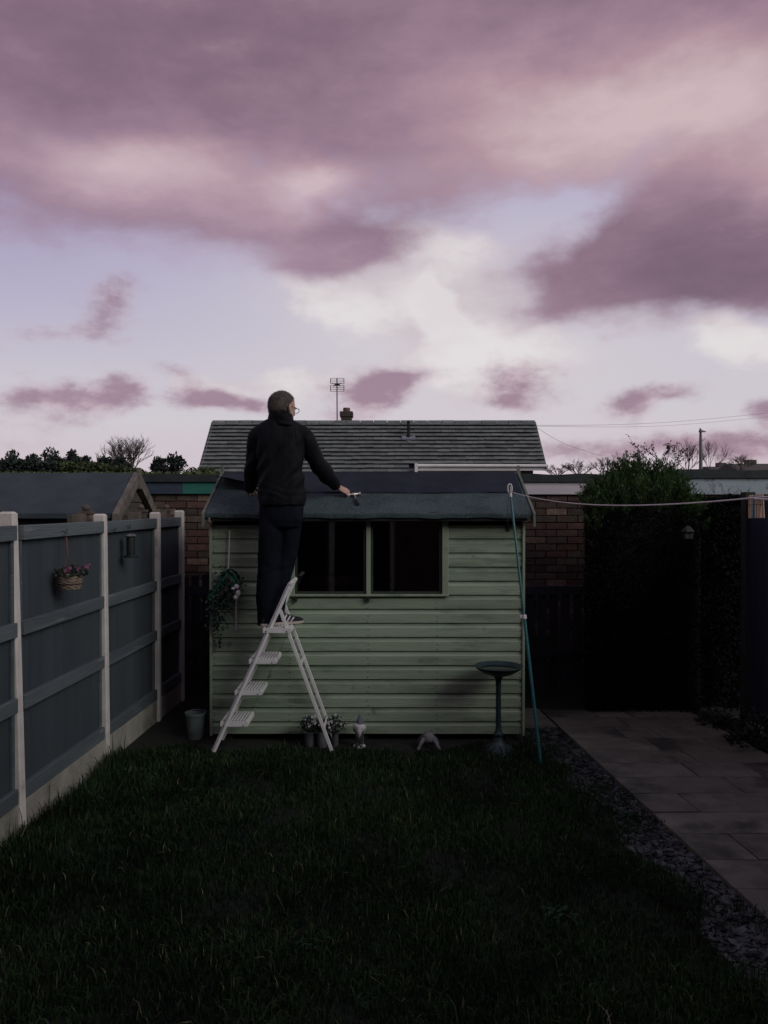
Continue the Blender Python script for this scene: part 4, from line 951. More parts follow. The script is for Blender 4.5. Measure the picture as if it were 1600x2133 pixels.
# ------------------------------------------------------------------ bird feeder
fd = 6.02; fc = at(271, 1137, fd); fcx = fx(fd) + .031 + .055; fy = fd + .0
feed = thing('bird_feeder', 'dark tube bird feeder hung on the grey fence', 'bird feeder', (fcx, fy, fc.z))
fm = mat('feeder_green', (.020, .028, .024), (.014, .018, .016), .5, 14); fg = glass_mat('feeder_tube', (.25, .28, .26)); ftop = mat('feeder_lid', (.20, .21, .20), (.10, .11, .10), .35, 14, metal=.5)
zt_, zb_ = at(0, 1113, fd).z, at(0, 1161, fd).z
MB().lathe([(.050, zb_), (.056, zb_ + .004), (.056, zb_ + .014), (.034, zb_ + .018)], (fcx, fy, 0), 20).build('seed_tray', fm, feed, smooth=True)
MB().lathe([(.032, zb_ + .018), (.032, zt_ - .02)], (fcx, fy, 0), 18).build('tube', fm, feed, smooth=True)
MB().lathe([(.040, zt_ - .02), (.044, zt_ - .012), (.030, zt_), (.004, zt_ + .004)], (fcx, fy, 0), 18).build('lid', ftop, feed, smooth=True)
hk2 = Vector((fx(6.08) + .052, 6.10, at(268, 1100, 6.08).z))
MB().tube([(fcx - .03, fy, zt_ - .01), hk2, (fcx + .03, fy, zt_ - .01)], .0014, 5).build('wire_handle', steel_m, feed)

# ------------------------------------------------------------------ hanging ivy garland with ribbon and white bow
gy = YW - .03; top = at(478.5, 1104, gy)
gar = thing('ivy_garland', 'green artificial ivy garland with white ribbon hung on the shed', 'garland', top)
rib = mat('white_ribbon', (.58, .60, .58), (.46, .48, .46), .6, 20)
def strip(pts, w, name, m, thick=.0015):
    mb = MB(); rings = []
    for i, p in enumerate(pts):
        p = Vector(p); rings.append([p + Vector((-w / 2, -thick, 0)), p + Vector((w / 2, -thick, 0)), p + Vector((w / 2, thick, 0)), p + Vector((-w / 2, thick, 0))])
    return mb.loft(rings).build(name, m, gar)
strip([at(478.6, 1104, gy), at(477.5, 1140, gy - .004), at(476.5, 1170, gy - .006), at(475, 1190, gy - .012)], .0098, 'ribbon', rib)
strip([at(491.5, 1248, gy - .03), at(492, 1275, gy - .01), at(491.8, 1300, gy), at(491, 1313, gy + .01)], .0125, 'ribbon_tail', rib)
MB().tube([top + Vector((0, .03, .02)), top + Vector((0, -.012, .022)), top + Vector((0, -.014, .0))], .003, 6).build('nail', steel_m, gar)
gcloth = mat('green_cloth', (.014, .135, .085), (.008, .075, .05), .45, 10, bump=.2, spec=.5, translucent=.2)
def lobe(pxs, w, name, m, dep=.04):
    rings = []
    for i, (px, py, k) in enumerate(pxs):
        c = at(px, py, gy - dep * k); rings.append([c + Vector((w * q * (0.35 + .65 * math.sin(math.pi * min(1, .18 + i / max(1, len(pxs) - 1) * .82))), .012 * math.cos(q * 3 + i), .006 * math.sin(q * 4 + i))) for q in np.linspace(-1, 1, 7)])
    o = MB().loft(rings, False, False).build(name, m, gar, smooth=True); s = o.modifiers.new('t', 'SOLIDIFY'); s.thickness = .002; return o
lobe([(472, 1188, .4), (466, 1200, .9), (457, 1216, 1.1), (447, 1232, .9), (440, 1250, .6)], .028, 'bow_loop', gcloth)
lobe([(478, 1192, .5), (488, 1204, 1.2), (496, 1216, 1.3), (490, 1226, 1.0), (478, 1230, .7)], .030, 'bow_loop', gcloth)
lobe([(474, 1186, .5), (482, 1186, 1.0), (490, 1190, .9), (498, 1203, .7)], .018, 'bow_loop', gcloth)
lobe([(470, 1215, 1.0), (480, 1222, 1.3), (494, 1214, 1.4), (497, 1206, 1.2)], .02, 'bow_loop', gcloth)
lobe([(440, 1236, .8), (436, 1248, .8), (435, 1258, .6)], .018, 'bow_tail', gcloth)
wb = MB()
for (px, py, rx, rz) in ((493, 1222, .022, .020), (496, 1236, .020, .028), (491, 1244, .018, .020), (486, 1226, .016, .012)): wb.ball(at(px, py, gy - .085), rx, .014, rz, 10, 8)
wb.build('white_rosette', mat('white_cloth', (.62, .60, .60), (.5, .49, .49), .8, 20), gar, smooth=True)
ivy_m = mat('ivy_leaf', (.016, .040, .026), (.010, .022, .016), .5, 8, island=.6)
P = []; D = []
def ivy(px0, py0, px1, py1, sp, n):
    for i in range(n):
        t = RNG.random(); p = at(px0 + (px1 - px0) * t + RNG.gauss(0, sp), py0 + (py1 - py0) * t + RNG.gauss(0, sp), gy - .01 - .05 * RNG.random()); P.append(p); D.append((RNG.gauss(0, 1), RNG.gauss(-.5, .5), RNG.gauss(-.5, .7)))
ivy(470, 1190, 450, 1260, 9, 150); ivy(455, 1250, 450, 1300, 9, 130); ivy(480, 1215, 470, 1262, 9, 110); ivy(450, 1290, 458, 1345, 4, 36); ivy(498, 1200, 503, 1230, 4, 22); ivy(438, 1245, 445, 1300, 6, 50)
leaf_cloud('ivy_leaves', P, D, np.array([RNG.uniform(.02, .04) for _ in P]), np.array([RNG.uniform(.016, .028) for _ in P]), ivy_m, gar, 'stuff')
st = MB()
for a in ((470, 1190, 448, 1262, 456, 1342), (474, 1190, 484, 1240, 462, 1300)): st.tube([at(a[0], a[1], gy - .02), at(a[2], a[3], gy - .03), at(a[4], a[5], gy - .01)], .0025, 5)
st.build('vine', ivy_m, gar)

# ------------------------------------------------------------------ the person on the ladder
def ering(c, a, b, yaw=0.0, n=28, p=2.25, tilt=0.0):
    out = []
    for k in range(n):
        t = 2 * math.pi * k / n; ct, st_ = math.cos(t), math.sin(t)
        x = a * math.copysign(abs(ct) ** (2 / p), ct); y = b * math.copysign(abs(st_) ** (2 / p), st_)
        out.append((c[0] + x * math.cos(yaw) - y * math.sin(yaw), c[1] + x * math.sin(yaw) + y * math.cos(yaw), c[2] + tilt * y))
    return out
def smooth_chain(pts, rr, sub=5):
    """Catmull-Rom through joints"""
    pts = [Vector(p) for p in pts]; n = len(pts); P, Q = [], []
    for i in range(n - 1):
        a, b, c, d = pts[max(0, i - 1)], pts[i], pts[i + 1], pts[min(n - 1, i + 2)]
        ra, rb_, rc, rd = rr[max(0, i - 1)], rr[i], rr[i + 1], rr[min(n - 1, i + 2)]
        for k in range(sub):
            t = k / sub; f = lambda w, x, y, z: .5 * ((2 * x) + (y - w) * t + (2 * w - 5 * x + 4 * y - z) * t * t + (3 * x - w - 3 * y + z) * t ** 3)
            P.append(Vector((f(a.x, b.x, c.x, d.x), f(a.y, b.y, c.y, d.y), f(a.z, b.z, c.z, d.z)))); Q.append(f(ra, rb_, rc, rd))
    P.append(pts[-1]); Q.append(rr[-1]); return P, Q
def limb(mb, pts, rr, n=16, flat=1.0, side=None):
    P, Q = smooth_chain(pts, rr); mb.tube(P, Q, n, True, side, flat); return mb
def fused(mb, name, m, parent, voxel, smooth=5, fold=None):
    """one continuous surface grown over the overlapping volumes in mb"""
    me, c = mb.mesh(name + '_volume', None)
    bm = bmesh.new(); bm.from_mesh(me); bmesh.ops.recalc_face_normals(bm, faces=bm.faces); bm.to_mesh(me); bm.free()
    tmp = bpy.data.objects.new(name + '_tmp', me); C.objects.link(tmp)
    rm = tmp.modifiers.new('r', 'REMESH'); rm.mode = 'VOXEL'; rm.voxel_size = voxel
    if smooth: s = tmp.modifiers.new('s', 'SMOOTH'); s.factor = .5; s.iterations = smooth
    dg = bpy.context.evaluated_depsgraph_get(); out = bpy.data.meshes.new_from_object(tmp.evaluated_get(dg)); out.name = name
    bpy.data.objects.remove(tmp)
    if fold is not None:
        n = len(out.vertices); co = np.empty(n * 3); out.vertices.foreach_get('co', co); no = np.empty(n * 3); out.vertices.foreach_get('normal', no)
        co = co.reshape(-1, 3); no = no.reshape(-1, 3)
        d = np.array([fold(Vector(p) + c) for p in co]); co = co + no * d[:, None]; out.vertices.foreach_set('co', co.ravel())
    out.materials.clear(); out.materials.append(m); out.polygons.foreach_set('use_smooth', [True] * len(out.polygons)); out.update()
    o = bpy.data.objects.new(name, out); link(o, parent, c); return o

skin = mat('skin', (.42, .27, .21), (.36, .22, .17), .55, 30, bump=.1, bscale=120)
cloth_j = mat('black_softshell', (.0058, .0072, .0094), (.0045, .0056, .0074), .7, 6, bump=.25, bscale=160, spec=.12)
denim = mat('dark_denim', (.0078, .0102, .0155), (.0055, .0075, .011), .85, 5, bump=.4, bscale=240, dirt=(.010, .015, .026), dscale=4, damt=(.5, .75), spec=.05)
hair_m = mat('grey_hair', (.15, .135, .118), (.075, .067, .059), .7, 60, (1, 1, .3), bump=.8, bscale=180)
PX = lambda px, py, Y: at(px, py, Y)
ZP = at(0, 1308.5, YN).z + .0065                          # top of the ladder platform

body = MB()
# head, turned to the right and bowed a little
HC = PX(588.5, 850.5, 5.985); HM = Matrix.Translation(HC) @ Matrix.Rotation(R(-38), 4, 'Z') @ Matrix.Rotation(R(-9), 4, 'X') @ Matrix.Scale(1.08, 4)
prof = [(-.125, .026, .082, .020), (-.108, .048, .096, -.030), (-.078, .061, .098, -.060), (-.040, .068, .096, -.084), (.0, .073, .094, -.097), (.038, .0765, .093, -.101), (.070, .071, .084, -.095), (.096, .054, .060, -.074), (.112, .028, .028, -.042), (.117, .008, .006, -.016)]
def hring(z, w, f, b, g=0.0, n=28): return [HM @ Vector(q) for q in ering((0, (f + b) / 2, z), w + g, (f - b) / 2 + g, 0, n, 2.15)]
body.loft([hring(*q) for q in prof])
body.tube([HM @ Vector((0, .090, .030)), HM @ Vector((0, .108, .0)), HM @ Vector((0, .118, -.018)), HM @ Vector((0, .100, -.026))], [.008, .011, .015, .010], 10)
for s in (-1, 1):
    body.ball(HM @ Vector((s * .089, -.014, -.010)), .013, .018, .035, 12, 10)
    body.ball(HM @ Vector((s * .03, .088, .022)), .018, .014, .010, 10, 6)
body.tube([HM @ Vector((-.02, .098, -.052)), HM @ Vector((.02, .098, -.052))], .009, 8)
limb(body, [HM @ Vector((0, -.012, -.05)), HC + Vector((-.012, -.008, -.11)), PX(585, 892, 5.985), PX(586, 905, 5.98)], [.056, .054, .054, .065])
# torso
def tr(px, py, hw, dep, Y=5.98): c = PX(px, py, Y); return ering(c, hw / FPX * Y, dep, 0, 28, 2.3)
body.loft([tr(586, 1078, 33, .085), tr(586, 1040, 36, .09), tr(585, 990, 38, .095), tr(585, 940, 42, .10), tr(585, 912, 46, .095), tr(586, 896, 38, .08), tr(586, 886, 20, .06)])
SR, ER, WR = PX(631, 907, 5.985), PX(661, 965, 6.12), PX(701, 1013, 6.37)
SLf, ELf, WLf = PX(538.5, 905, 5.985), PX(527, 978, 6.07), PX(521, 1016, 6.30)
limb(body, [SR, ER, WR], [.055, .042, .028]); limb(body, [SLf, ELf, WLf], [.055, .042, .028])
limb(body, [PX(565, 1075, 5.965), PX(560, 1180, 5.955), PX(555, 1285, 5.95), PX(555, 1300, 5.95)], [.068, .055, .042, .04])
limb(body, [PX(606, 1075, 6.0), PX(592, 1178, 6.02), PX(575, 1285, 6.0), PX(575, 1300, 6.0)], [.068, .055, .042, .04])
def hand(mb, wrist, fwd, dorsal, left, curl):
    X = Vector(fwd).normalized(); Z = Vector(dorsal); Z = (Z - X * Z.dot(X)).normalized(); Y = Z.cross(X) * (-1 if left else 1)
    T = lambda x, y, z: Vector(wrist) + X * x + Y * y + Z * z
    rings = []
    for x, hw, th in ((-.02, .027, .021), (.0, .027, .020), (.03, .036, .018), (.065, .041, .016), (.092, .040, .0135), (.100, .036, .010)):
        rings.append([T(x, hw * math.cos(t), th * math.sin(t)) for t in [2 * math.pi * k / 14 for k in range(14)]])
    mb.loft(rings)
    for y, l, sp in ((.030, .074, .10), (.010, .082, .03), (-.0105, .077, -.03), (-.029, .060, -.10)):
        p = [T(.082, y, 0)]; a = .25 * curl; ps = [p[0]]
        for seg, k in ((.46, 0), (.30, 1), (.24, 2)):
            d = X * math.cos(a) - Z * math.sin(a) + Y * sp; ps.append(ps[-1] + d * l * seg); a += curl * (1.0 if k == 0 else .8)
        mb.tube([ps[0] - X * .015, ps[0], ps[1], ps[2], ps[3]], [.0100, .0100, .0090, .0082, .0062], 10)
    ps = [T(.012, .020, -.006), T(.036, .042, -.014), T(.064, .050, -.028), T(.088, .040, -.038)]
    mb.tube(ps, [.0145, .0130, .0105, .0080], 10)
hand(body, WR + Vector((.008, 0, -.004)), (.80, .25, -.42), (.10, -.55, .75), False, 1.0)
hand(body, WLf + Vector((-.004, .02, -.004)), (-.10, .85, -.30), (-.75, .0, .6), True, .6)
man = fused(body, 'person', skin, None, .0045, 3)
tag(man, 'person in black jacket and dark jeans standing on the white stepladder', 'person')

# jacket
def fold_j(p):
    q = mnoise.fractal(Vector((p.x * 7, p.y * 7, p.z * 3.2)), 1.0, 2.0, 3) * .011
    # drag lines running from the right armpit and shoulder blades to the waist
    a = PX(625, 935, 5.85); b = PX(560, 1030, 5.85); tdir = Vector((b.x - a.x, 0, b.z - a.z)).normalized(); nrm_ = Vector((-tdir.z, 0, tdir.x)); s = (p - a).dot(nrm_)
    w = math.exp(-((p.z - 2.16) / .20) ** 2)
    q += .0105 * w * math.sin(s * 62 + 2.4 * mnoise.noise(Vector((p.x * 4, 0, p.z * 4)))) * (1 if p.y < 6.0 else .3)
    xc = abs(p.x - PX(585, 950, 5.98).x); sm_ = .155 - .16 * max(0, p.z - 2.25)
    if p.y < 5.97: q -= .0035 * math.exp(-((xc - sm_) / .006) ** 2) * (1 if p.z < 2.5 else 0)
    q += .0025 * math.exp(-((p.z - 2.02) / .05) ** 2) * math.sin(p.z * 110 + p.x * 30 + 5 * mnoise.noise(Vector((p.x * 6, p.y * 6, p.z * 3))))
    return q
jk = MB()
jk.loft([tr(587.5, 1053, 47.5, .140), tr(587.5, 1049, 49, .143), tr(586.5, 1030, 49.5, .146), tr(585, 985, 46.5, .135), tr(584, 945, 48, .130), tr(584.5, 920, 52, .125), tr(584.5, 903, 55, .108), tr(583.5, 893, 53, .092), tr(583, 886, 47, .085), tr(583.5, 880, 37, .082), tr(584, 874, 27, .080)])
P_, Q_ = smooth_chain([PX(600, 903, 5.985), SR + Vector((.0, 0, .0)), SR + (ER - SR) * .5, ER + Vector((.004, 0, -.004)), ER + (WR - ER) * .55, WR + (WR - ER).normalized() * .005], [.070, .074, .073, .071, .064, .047]); jk.tube(P_, Q_, 18)
P_, Q_ = smooth_chain([PX(575, 904, 5.985), SLf, SLf + (ELf - SLf) * .5 + Vector((-.006, 0, 0)), ELf, ELf + (WLf - ELf) * .6, WLf + (WLf - ELf).normalized() * .03], [.070, .072, .066, .064, .059, .048]); jk.tube(P_, Q_, 18)
jacket = fused(jk, 'jacket', cloth_j, man, .0075, 4, fold_j)
# stand-up collar with a folded edge
cl_ = MB()
def cring(px, py, hw, dep, Y, tilt): c = PX(px, py, Y); return ering(c, hw / FPX * Y, dep, R(-20), 28, 2.1, tilt)
cl_.loft([cring(584.5, 889, 36, .092, 5.98, -.10), cring(584.5, 880, 30, .090, 5.977, -.16), cring(585, 872, 27, .090, 5.973, -.24), cring(585.5, 865, 25, .091, 5.970, -.32), cring(585.5, 861.5, 23.5, .087, 5.97, -.36), cring(585.5, 864, 21.5, .080, 5.972, -.36)])
fused(cl_, 'collar', cloth_j, man, .006, 3, lambda p: .004 * mnoise.noise(Vector((p.x * 20, p.y * 20, p.z * 45))))
# trousers
def fold_t(p):
    q = mnoise.fractal(Vector((p.x * 9, p.y * 9, p.z * 5)), 1.0, 2.0, 3) * .007
    q += .0075 * (math.exp(-((p.z - 1.45) / .10) ** 2) + 1.2 * math.exp(-((p.z - 1.05) / .07) ** 2)) * mnoise.noise(Vector((p.x * 11 + p.z * 9, p.y * 9, p.z * 26 - p.x * 14)))
    return q
trs = MB()
trs.loft([tr(586, 1098, 40, .10), tr(586, 1082, 45.5, .122), tr(586, 1058, 46, .125), tr(586, 1038, 44, .115)])
limb(trs, [PX(563, 1068, 5.965), PX(563, 1115, 5.96), PX(560, 1180, 5.955), PX(557.5, 1238, 5.95), PX(555, 1285, 5.95), PX(555, 1301.5, 5.95)], [.088, .090, .086, .090, .074, .071], 20)
limb(trs, [PX(608, 1068, 6.0), PX(603.5, 1115, 6.01), PX(592, 1176, 6.02), PX(579, 1236, 6.015), PX(574, 1280, 6.0), PX(574.5, 1295, 6.0)], [.088, .088, .082, .078, .070, .066], 20)
fused(trs, 'trousers', denim, man, .007, 4, fold_t)
# hair: a cropped cap over crown, sides and nape
hr = MB()
hr.loft([hring(-.072, .055, -.010, -.062, .004), hring(-.045, .066, .005, -.085, .005), hring(-.01, .0725, .018, -.098, .006), hring(.03, .0765, .030, -.102, .006), hring(.058, .074, .060, -.099, .006), hring(.082, .064, .066, -.086, .006), hring(.102, .045, .045, -.062, .006), hring(.117, .020, .016, -.034, .006), hring(.122, .006, .0, -.014, .004)])
hair = fused(hr, 'hair', hair_m, man, .005, 2, lambda p: .0016 * mnoise.noise(Vector((p.x * 90, p.y * 90, p.z * 60))))
co = np.empty(len(hair.data.vertices) * 3); hair.data.vertices.foreach_get('co', co); no = np.empty(len(co)); hair.data.vertices.foreach_get('normal', no)
co = np.repeat(co.reshape(-1, 3), 2, 0) + np.array(WL[hair.name]); no = np.repeat(no.reshape(-1, 3), 2, 0); co += NR.normal(size=co.shape) * .002
leaf_cloud('hair_strands', co - no * .001, no + NR.normal(size=no.shape) * .45 + np.array([0, 0, -.35]), .0095, .0016, mat('hair_strand', (.22, .20, .175), (.085, .075, .066), .7, 60, island=.5), hair, 'stuff')
# glasses
gl = MB()
for s in (-1, 1):
    gl.tube([HM @ Vector((s * .034 + .024 * math.cos(t), .112, .006 + .018 * math.sin(t))) for t in np.linspace(0, 2 * math.pi, 17)], .0022, 6, cap=False)
    gl.tube([HM @ Vector((s * .060, .110, .012)), HM @ Vector((s * .078, .06, .012)), HM @ Vector((s * .081, .0, .010)), HM @ Vector((s * .080, -.018, -.004))], .0022, 6)
gl.tube([HM @ Vector((-.01, .113, .01)), HM @ Vector((.01, .113, .01))], .002, 6)
gl.build('glasses', rubber_m, man, smooth=True)
# shoes
sole_m = mat('shoe_sole', (.48, .42, .37), (.38, .34, .30), .7, 20); upper_m = mat('black_suede', (.014, .016, .022), (.010, .011, .015), .85, 30); str_m = mat('white_stripe', (.55, .54, .53), (.48, .47, .46), .6, 20)
def shoe(heel, yaw, side):
    T = Matrix.Translation(heel) @ Matrix.Rotation(yaw, 4, 'Z')
    xs_ = [0, .012, .05, .10, .15, .195, .235, .262, .280, .287]; wd = [.014, .026, .034, .033, .038, .046, .044, .034, .020, .006]; hg = [.070, .082, .090, .094, .078, .062, .050, .044, .034, .024]
    up = MB(); rings = []
    for x, w, h in zip(xs_, wd, hg):
        rings.append([T @ Vector((x, q * w, .014 + z * (h - .014))) for q, z in ((-1, 0), (-1.0, .28), (-.92, .55), (-.68, .82), (-.3, .97), (0, 1), (.3, .97), (.68, .82), (.92, .55), (1.0, .28), (1, 0))])
    s_ = up.loft(rings).build('shoe', upper_m, man, smooth=True); sd = s_.modifiers.new('sub', 'SUBSURF'); sd.levels = sd.render_levels = 2
    so = MB(); o_ = [(x, w + .004) for x, w in zip(xs_, wd)]; out = [(x - (.004 if i == 0 else 0), -w) for i, (x, w) in enumerate(o_)] + [(x, w) for x, w in reversed(o_)]
    so.loft([[T @ Vector((x, y, z)) for x, y in out] for z in (.0, .006, .020)]).build('sole', sole_m, s_, bevel=.003)
    for k in range(3):
        x0 = .105 + k * .030; st2 = MB(); rr = []
        for t in np.linspace(0, 1, 6):
            x = x0 + .034 * (1 - t) * -.0 + .030 * t; w = np.interp(x, xs_, wd); h = np.interp(x, xs_, hg); zz = .022 + t * (h - .030); q = np.interp(t, [0, .35, .7, 1], [1.0, .99, .88, .66])
            rr.append([T @ Vector((x - .0065, side * (w * q + .0016), zz)), T @ Vector((x + .0065, side * (w * q + .0016), zz)), T @ Vector((x + .0065, side * (w * q - .004), zz)), T @ Vector((x - .0065, side * (w * q - .004), zz))])
        st2.loft(rr).build('stripe', str_m, s_)
rh = PX(561, 1306, 5.965); shoe(Vector((rh.x, 5.95, ZP)), R(28), -1)
lh = PX(549, 1306, 5.86); shoe(Vector((lh.x + .004, 5.872, ZP)), R(96), 1)

# ------------------------------------------------------------------ right boundary: fence, conifer, ivy
navy = mat('navy_fence', (.026, .030, .048), (.019, .022, .036), .7, 4, (1, 1, .15), bump=.3, bscale=20, rnd=.15)
rf = thing('timber_fence', 'dark navy close-boarded fence beyond the paved path', 'fence', (3.22, 4.6, 0))
for k in range(34):
    y0 = 1.7 + k * .148
    MB().box(3.20, 3.222, y0, y0 + .145, .05, 2.0 + RNG.uniform(-.004, .004)).build('board', navy, rf, bevel=.002)
for z in (.4, 1.1, 1.8): MB().box(3.224, 3.27, 1.7, 6.72, z - .04, z + .04).build('rail', navy, rf)
for y in (6.76, 4.9, 3.05): MB().box(3.16, 3.25, y - .045, y + .045, 0, 2.04).build('post', mat('dark_green_post', (.026, .034, .030), (.02, .026, .022), .8), rf, bevel=.004)

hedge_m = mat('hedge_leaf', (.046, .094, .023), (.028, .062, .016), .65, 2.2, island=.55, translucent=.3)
hedge_s = mat('hedge_shaded_leaf', (.010, .015, .011), (.006, .010, .008), .8, 2.2, island=.6, spec=.15)  # same foliage darkened: shade of the hedge sides put into the leaf colour
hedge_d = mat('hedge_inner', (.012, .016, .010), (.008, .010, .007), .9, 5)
bark = mat('bark', (.050, .040, .032), (.03, .025, .02), .9, 12, (1, 1, .3), bump=.6)
con = thing('conifer_hedge', 'clipped dark conifer hedge with bright green tufted top', 'hedge', (2.45, 7.3, 0))
HX0, HX1, HY0, HY1 = 1.83, 3.02, 6.98, 7.62
P, D = [], []
def crown_h(x):
    """height of the rounded crown along the hedge, as it swells above the garages' eaves"""
    return np.interp(x, [1.80, 1.95, 2.12, 2.32, 2.5, 2.7, 2.82, 2.92], [1.84, 1.97, 2.14, 2.27, 2.25, 2.19, 2.05, 1.86]) + .02 * math.sin(x * 19 + 1)
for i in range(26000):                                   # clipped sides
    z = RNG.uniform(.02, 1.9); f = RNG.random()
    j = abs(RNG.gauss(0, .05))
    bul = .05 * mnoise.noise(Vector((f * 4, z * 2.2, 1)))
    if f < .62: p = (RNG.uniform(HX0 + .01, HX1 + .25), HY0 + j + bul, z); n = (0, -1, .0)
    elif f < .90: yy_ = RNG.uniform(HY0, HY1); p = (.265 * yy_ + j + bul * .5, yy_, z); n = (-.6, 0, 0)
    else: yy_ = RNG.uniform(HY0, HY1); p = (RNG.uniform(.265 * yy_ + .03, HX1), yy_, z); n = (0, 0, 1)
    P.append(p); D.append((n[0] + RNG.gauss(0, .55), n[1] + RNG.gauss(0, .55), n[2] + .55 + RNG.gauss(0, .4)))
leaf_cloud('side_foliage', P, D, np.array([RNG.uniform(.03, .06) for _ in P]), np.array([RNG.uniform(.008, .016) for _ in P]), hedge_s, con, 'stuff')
P, D = [], []
for i in range(950):                                     # upright tufts on top
    x = RNG.uniform(1.87, 2.90); y = RNG.uniform(6.95, 7.66); x = max(x, .262 * y + .02 + .1 * RNG.random()); hC = crown_h(x) - .30 * ((y - 7.3) / .40) ** 2
    z = RNG.uniform(1.80, max(1.84, hC)); 
    if RNG.random() < .5: z = hC - RNG.random() * .10
    base = Vector((x, y, z)); out = Vector(((x - 2.42) * .8 + RNG.gauss(0, .28), (y - 7.3) * .9 + RNG.gauss(0, .28), 1.0)).normalized(); Lk = RNG.uniform(.06, .20)
    for k in range(34):
        t = RNG.random(); P.append(base + out * Lk * t + Vector((RNG.gauss(0, .018), RNG.gauss(0, .018), 0)) * (1.2 - t)); D.append(out * 1.2 + Vector((RNG.gauss(0, .55), RNG.gauss(0, .55), RNG.gauss(.1, .3))))
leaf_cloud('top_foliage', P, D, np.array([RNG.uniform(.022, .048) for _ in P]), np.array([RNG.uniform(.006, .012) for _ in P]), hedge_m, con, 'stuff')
def core(u, v):
    a = u * 2 * math.pi; q = lambda c: math.copysign(abs(c) ** .4, c); t = min(1, v / .8)
    sc = 1 - .85 * max(0, (v - .8) / .2) ** 2
    return (2.50 + .46 * q(math.cos(a)) * sc, 7.31 + .25 * q(math.sin(a)) * sc, 2.08 * v)
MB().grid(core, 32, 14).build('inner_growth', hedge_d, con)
def twig(mb, p, d, L, r, depth, spread=.5, up=.25, kids=(2, 3), seg=3, pts_out=None):
    p = Vector(p); d = Vector(d).normalized(); pts = [p]; rr = [r]
    for i in range(seg):
        d = (d + Vector((RNG.gauss(0, .10), RNG.gauss(0, .10), RNG.gauss(.03, .06)))).normalized(); p = p + d * L / seg; pts.append(p); rr.append(r * (1 - .45 * (i + 1) / seg))
    mb.tube(pts, rr, 4 if depth > 0 else 3)
    if pts_out is not None and depth <= 1: pts_out += pts[1:]
    if depth <= 0: return
    for k in range(RNG.randint(*kids)):
        t = RNG.uniform(.35, 1.0); i = min(seg - 1, int(t * seg)); q = pts[i] + (pts[i + 1] - pts[i]) * (t * seg - i)
        nd_ = (d + Vector((RNG.gauss(0, spread), RNG.gauss(0, spread), up + RNG.gauss(0, spread * .5)))).normalized()
        twig(mb, q, nd_, L * RNG.uniform(.55, .82), max(.002, r * .58), depth - 1, spread, up, kids, seg, pts_out)
tw_ = MB(); ends = []
for px, py, tx, ty in ((1352, 962, 1318, 922), (1372, 958, 1345, 930), (1392, 962, 1405, 926), (1372, 962, 1392, 934), (1405, 968, 1428, 940), (1340, 962, 1330, 935)):
    a, b = at(px, py, 7.35), at(tx, ty, 7.3); a = a - (b - a) * .5
    twig(tw_, a, b - a, (b - a).length * .62, .004, 2, .40, .0, (2, 4), 4, ends)
tw_.build('bare_shoots', bark, con)
P = [e for e in ends if RNG.random() < .8]; leaf_cloud('shoot_leaves', P, [(RNG.gauss(0, 1), RNG.gauss(0, 1), RNG.gauss(.3, .6)) for _ in P], .028, .014, mat('shoot_leaf', (.05, .045, .025), (.035, .03, .02), .8, 5, island=.4), con, 'stuff')

ivy_h = thing('ivy_screen', 'dark ivy-covered screen between the conifer and the navy fence', 'ivy', (3.3, 7.4, 0))
P, D = [], []
ivd = mat('dark_ivy', (.009, .012, .011), (.006, .008, .007), .85, 4, island=.5, spec=.05)
for i in range(11000):
    x = RNG.uniform(2.9, 3.75); top = 1.985 + .02 * math.sin(x * 17) + .03 * mnoise.noise(Vector((x * 6, 0, 0))); z = top * RNG.random() ** .8; f = RNG.random()
    p = (x, 7.28 + abs(RNG.gauss(0, .05)) + .05 * mnoise.noise(Vector((x * 3, z * 3, 0))), z) if f < .7 else (x, RNG.uniform(7.28, 7.7), top - abs(RNG.gauss(0, .04)))
    P.append(p); D.append((RNG.gauss(0, .7), RNG.gauss(-.5, .5), RNG.gauss(-.2, .7)))
leaf_cloud('ivy_leaves', P, D, np.array([RNG.uniform(.03, .06) for _ in P]), np.array([RNG.uniform(.025, .045) for _ in P]), ivd, ivy_h, 'stuff')
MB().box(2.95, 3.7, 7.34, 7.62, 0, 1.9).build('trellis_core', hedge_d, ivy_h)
sp = MB()
for i in range(26):
    x = RNG.uniform(2.95, 3.55); twig(sp, (x, 7.35, 1.97), (RNG.gauss(0, .3), 0, 1), RNG.uniform(.05, .14), .002, 1, .5, .1, (1, 2), 2)
tag(sp.build('dry_stems', bark, ivy_h), kind='stuff')

# lantern bird house in the hedge
lp = at(1433, 1111, 6.86)
lan = thing('garden_lantern', 'small roofed lantern with pale panes hung before the hedge', 'lantern', lp)
lr_ = mat('lantern_roof', (.05, .055, .05), (.03, .032, .03), .8, 20); lw = mat('lantern_pane', (.115, .105, .10), (.085, .08, .078), .7, 20)
MB().lathe([(.062, .016), (.060, .022), (.020, .062), (.004, .070)], lp, 6).build('roof', lr_, lan)
for x0, x1 in ((-.030, -.012), (-.006, .012), (.018, .036)): MB().box(lp.x + x0, lp.x + x1, lp.y - .03, lp.y - .012, lp.z - .048, lp.z + .014).build('pane', lw, lan, bevel=.002)
MB().box(lp.x - .038, lp.x + .042, lp.y - .010, lp.y + .03, lp.z - .05, lp.z + .014).build('body', lr_, lan)
MB().tube([lp + Vector((0, 0, .068)), lp + Vector((0, .08, .12)), lp + Vector((0, .2, .10))], .002, 5).build('hanger', steel_m, lan)

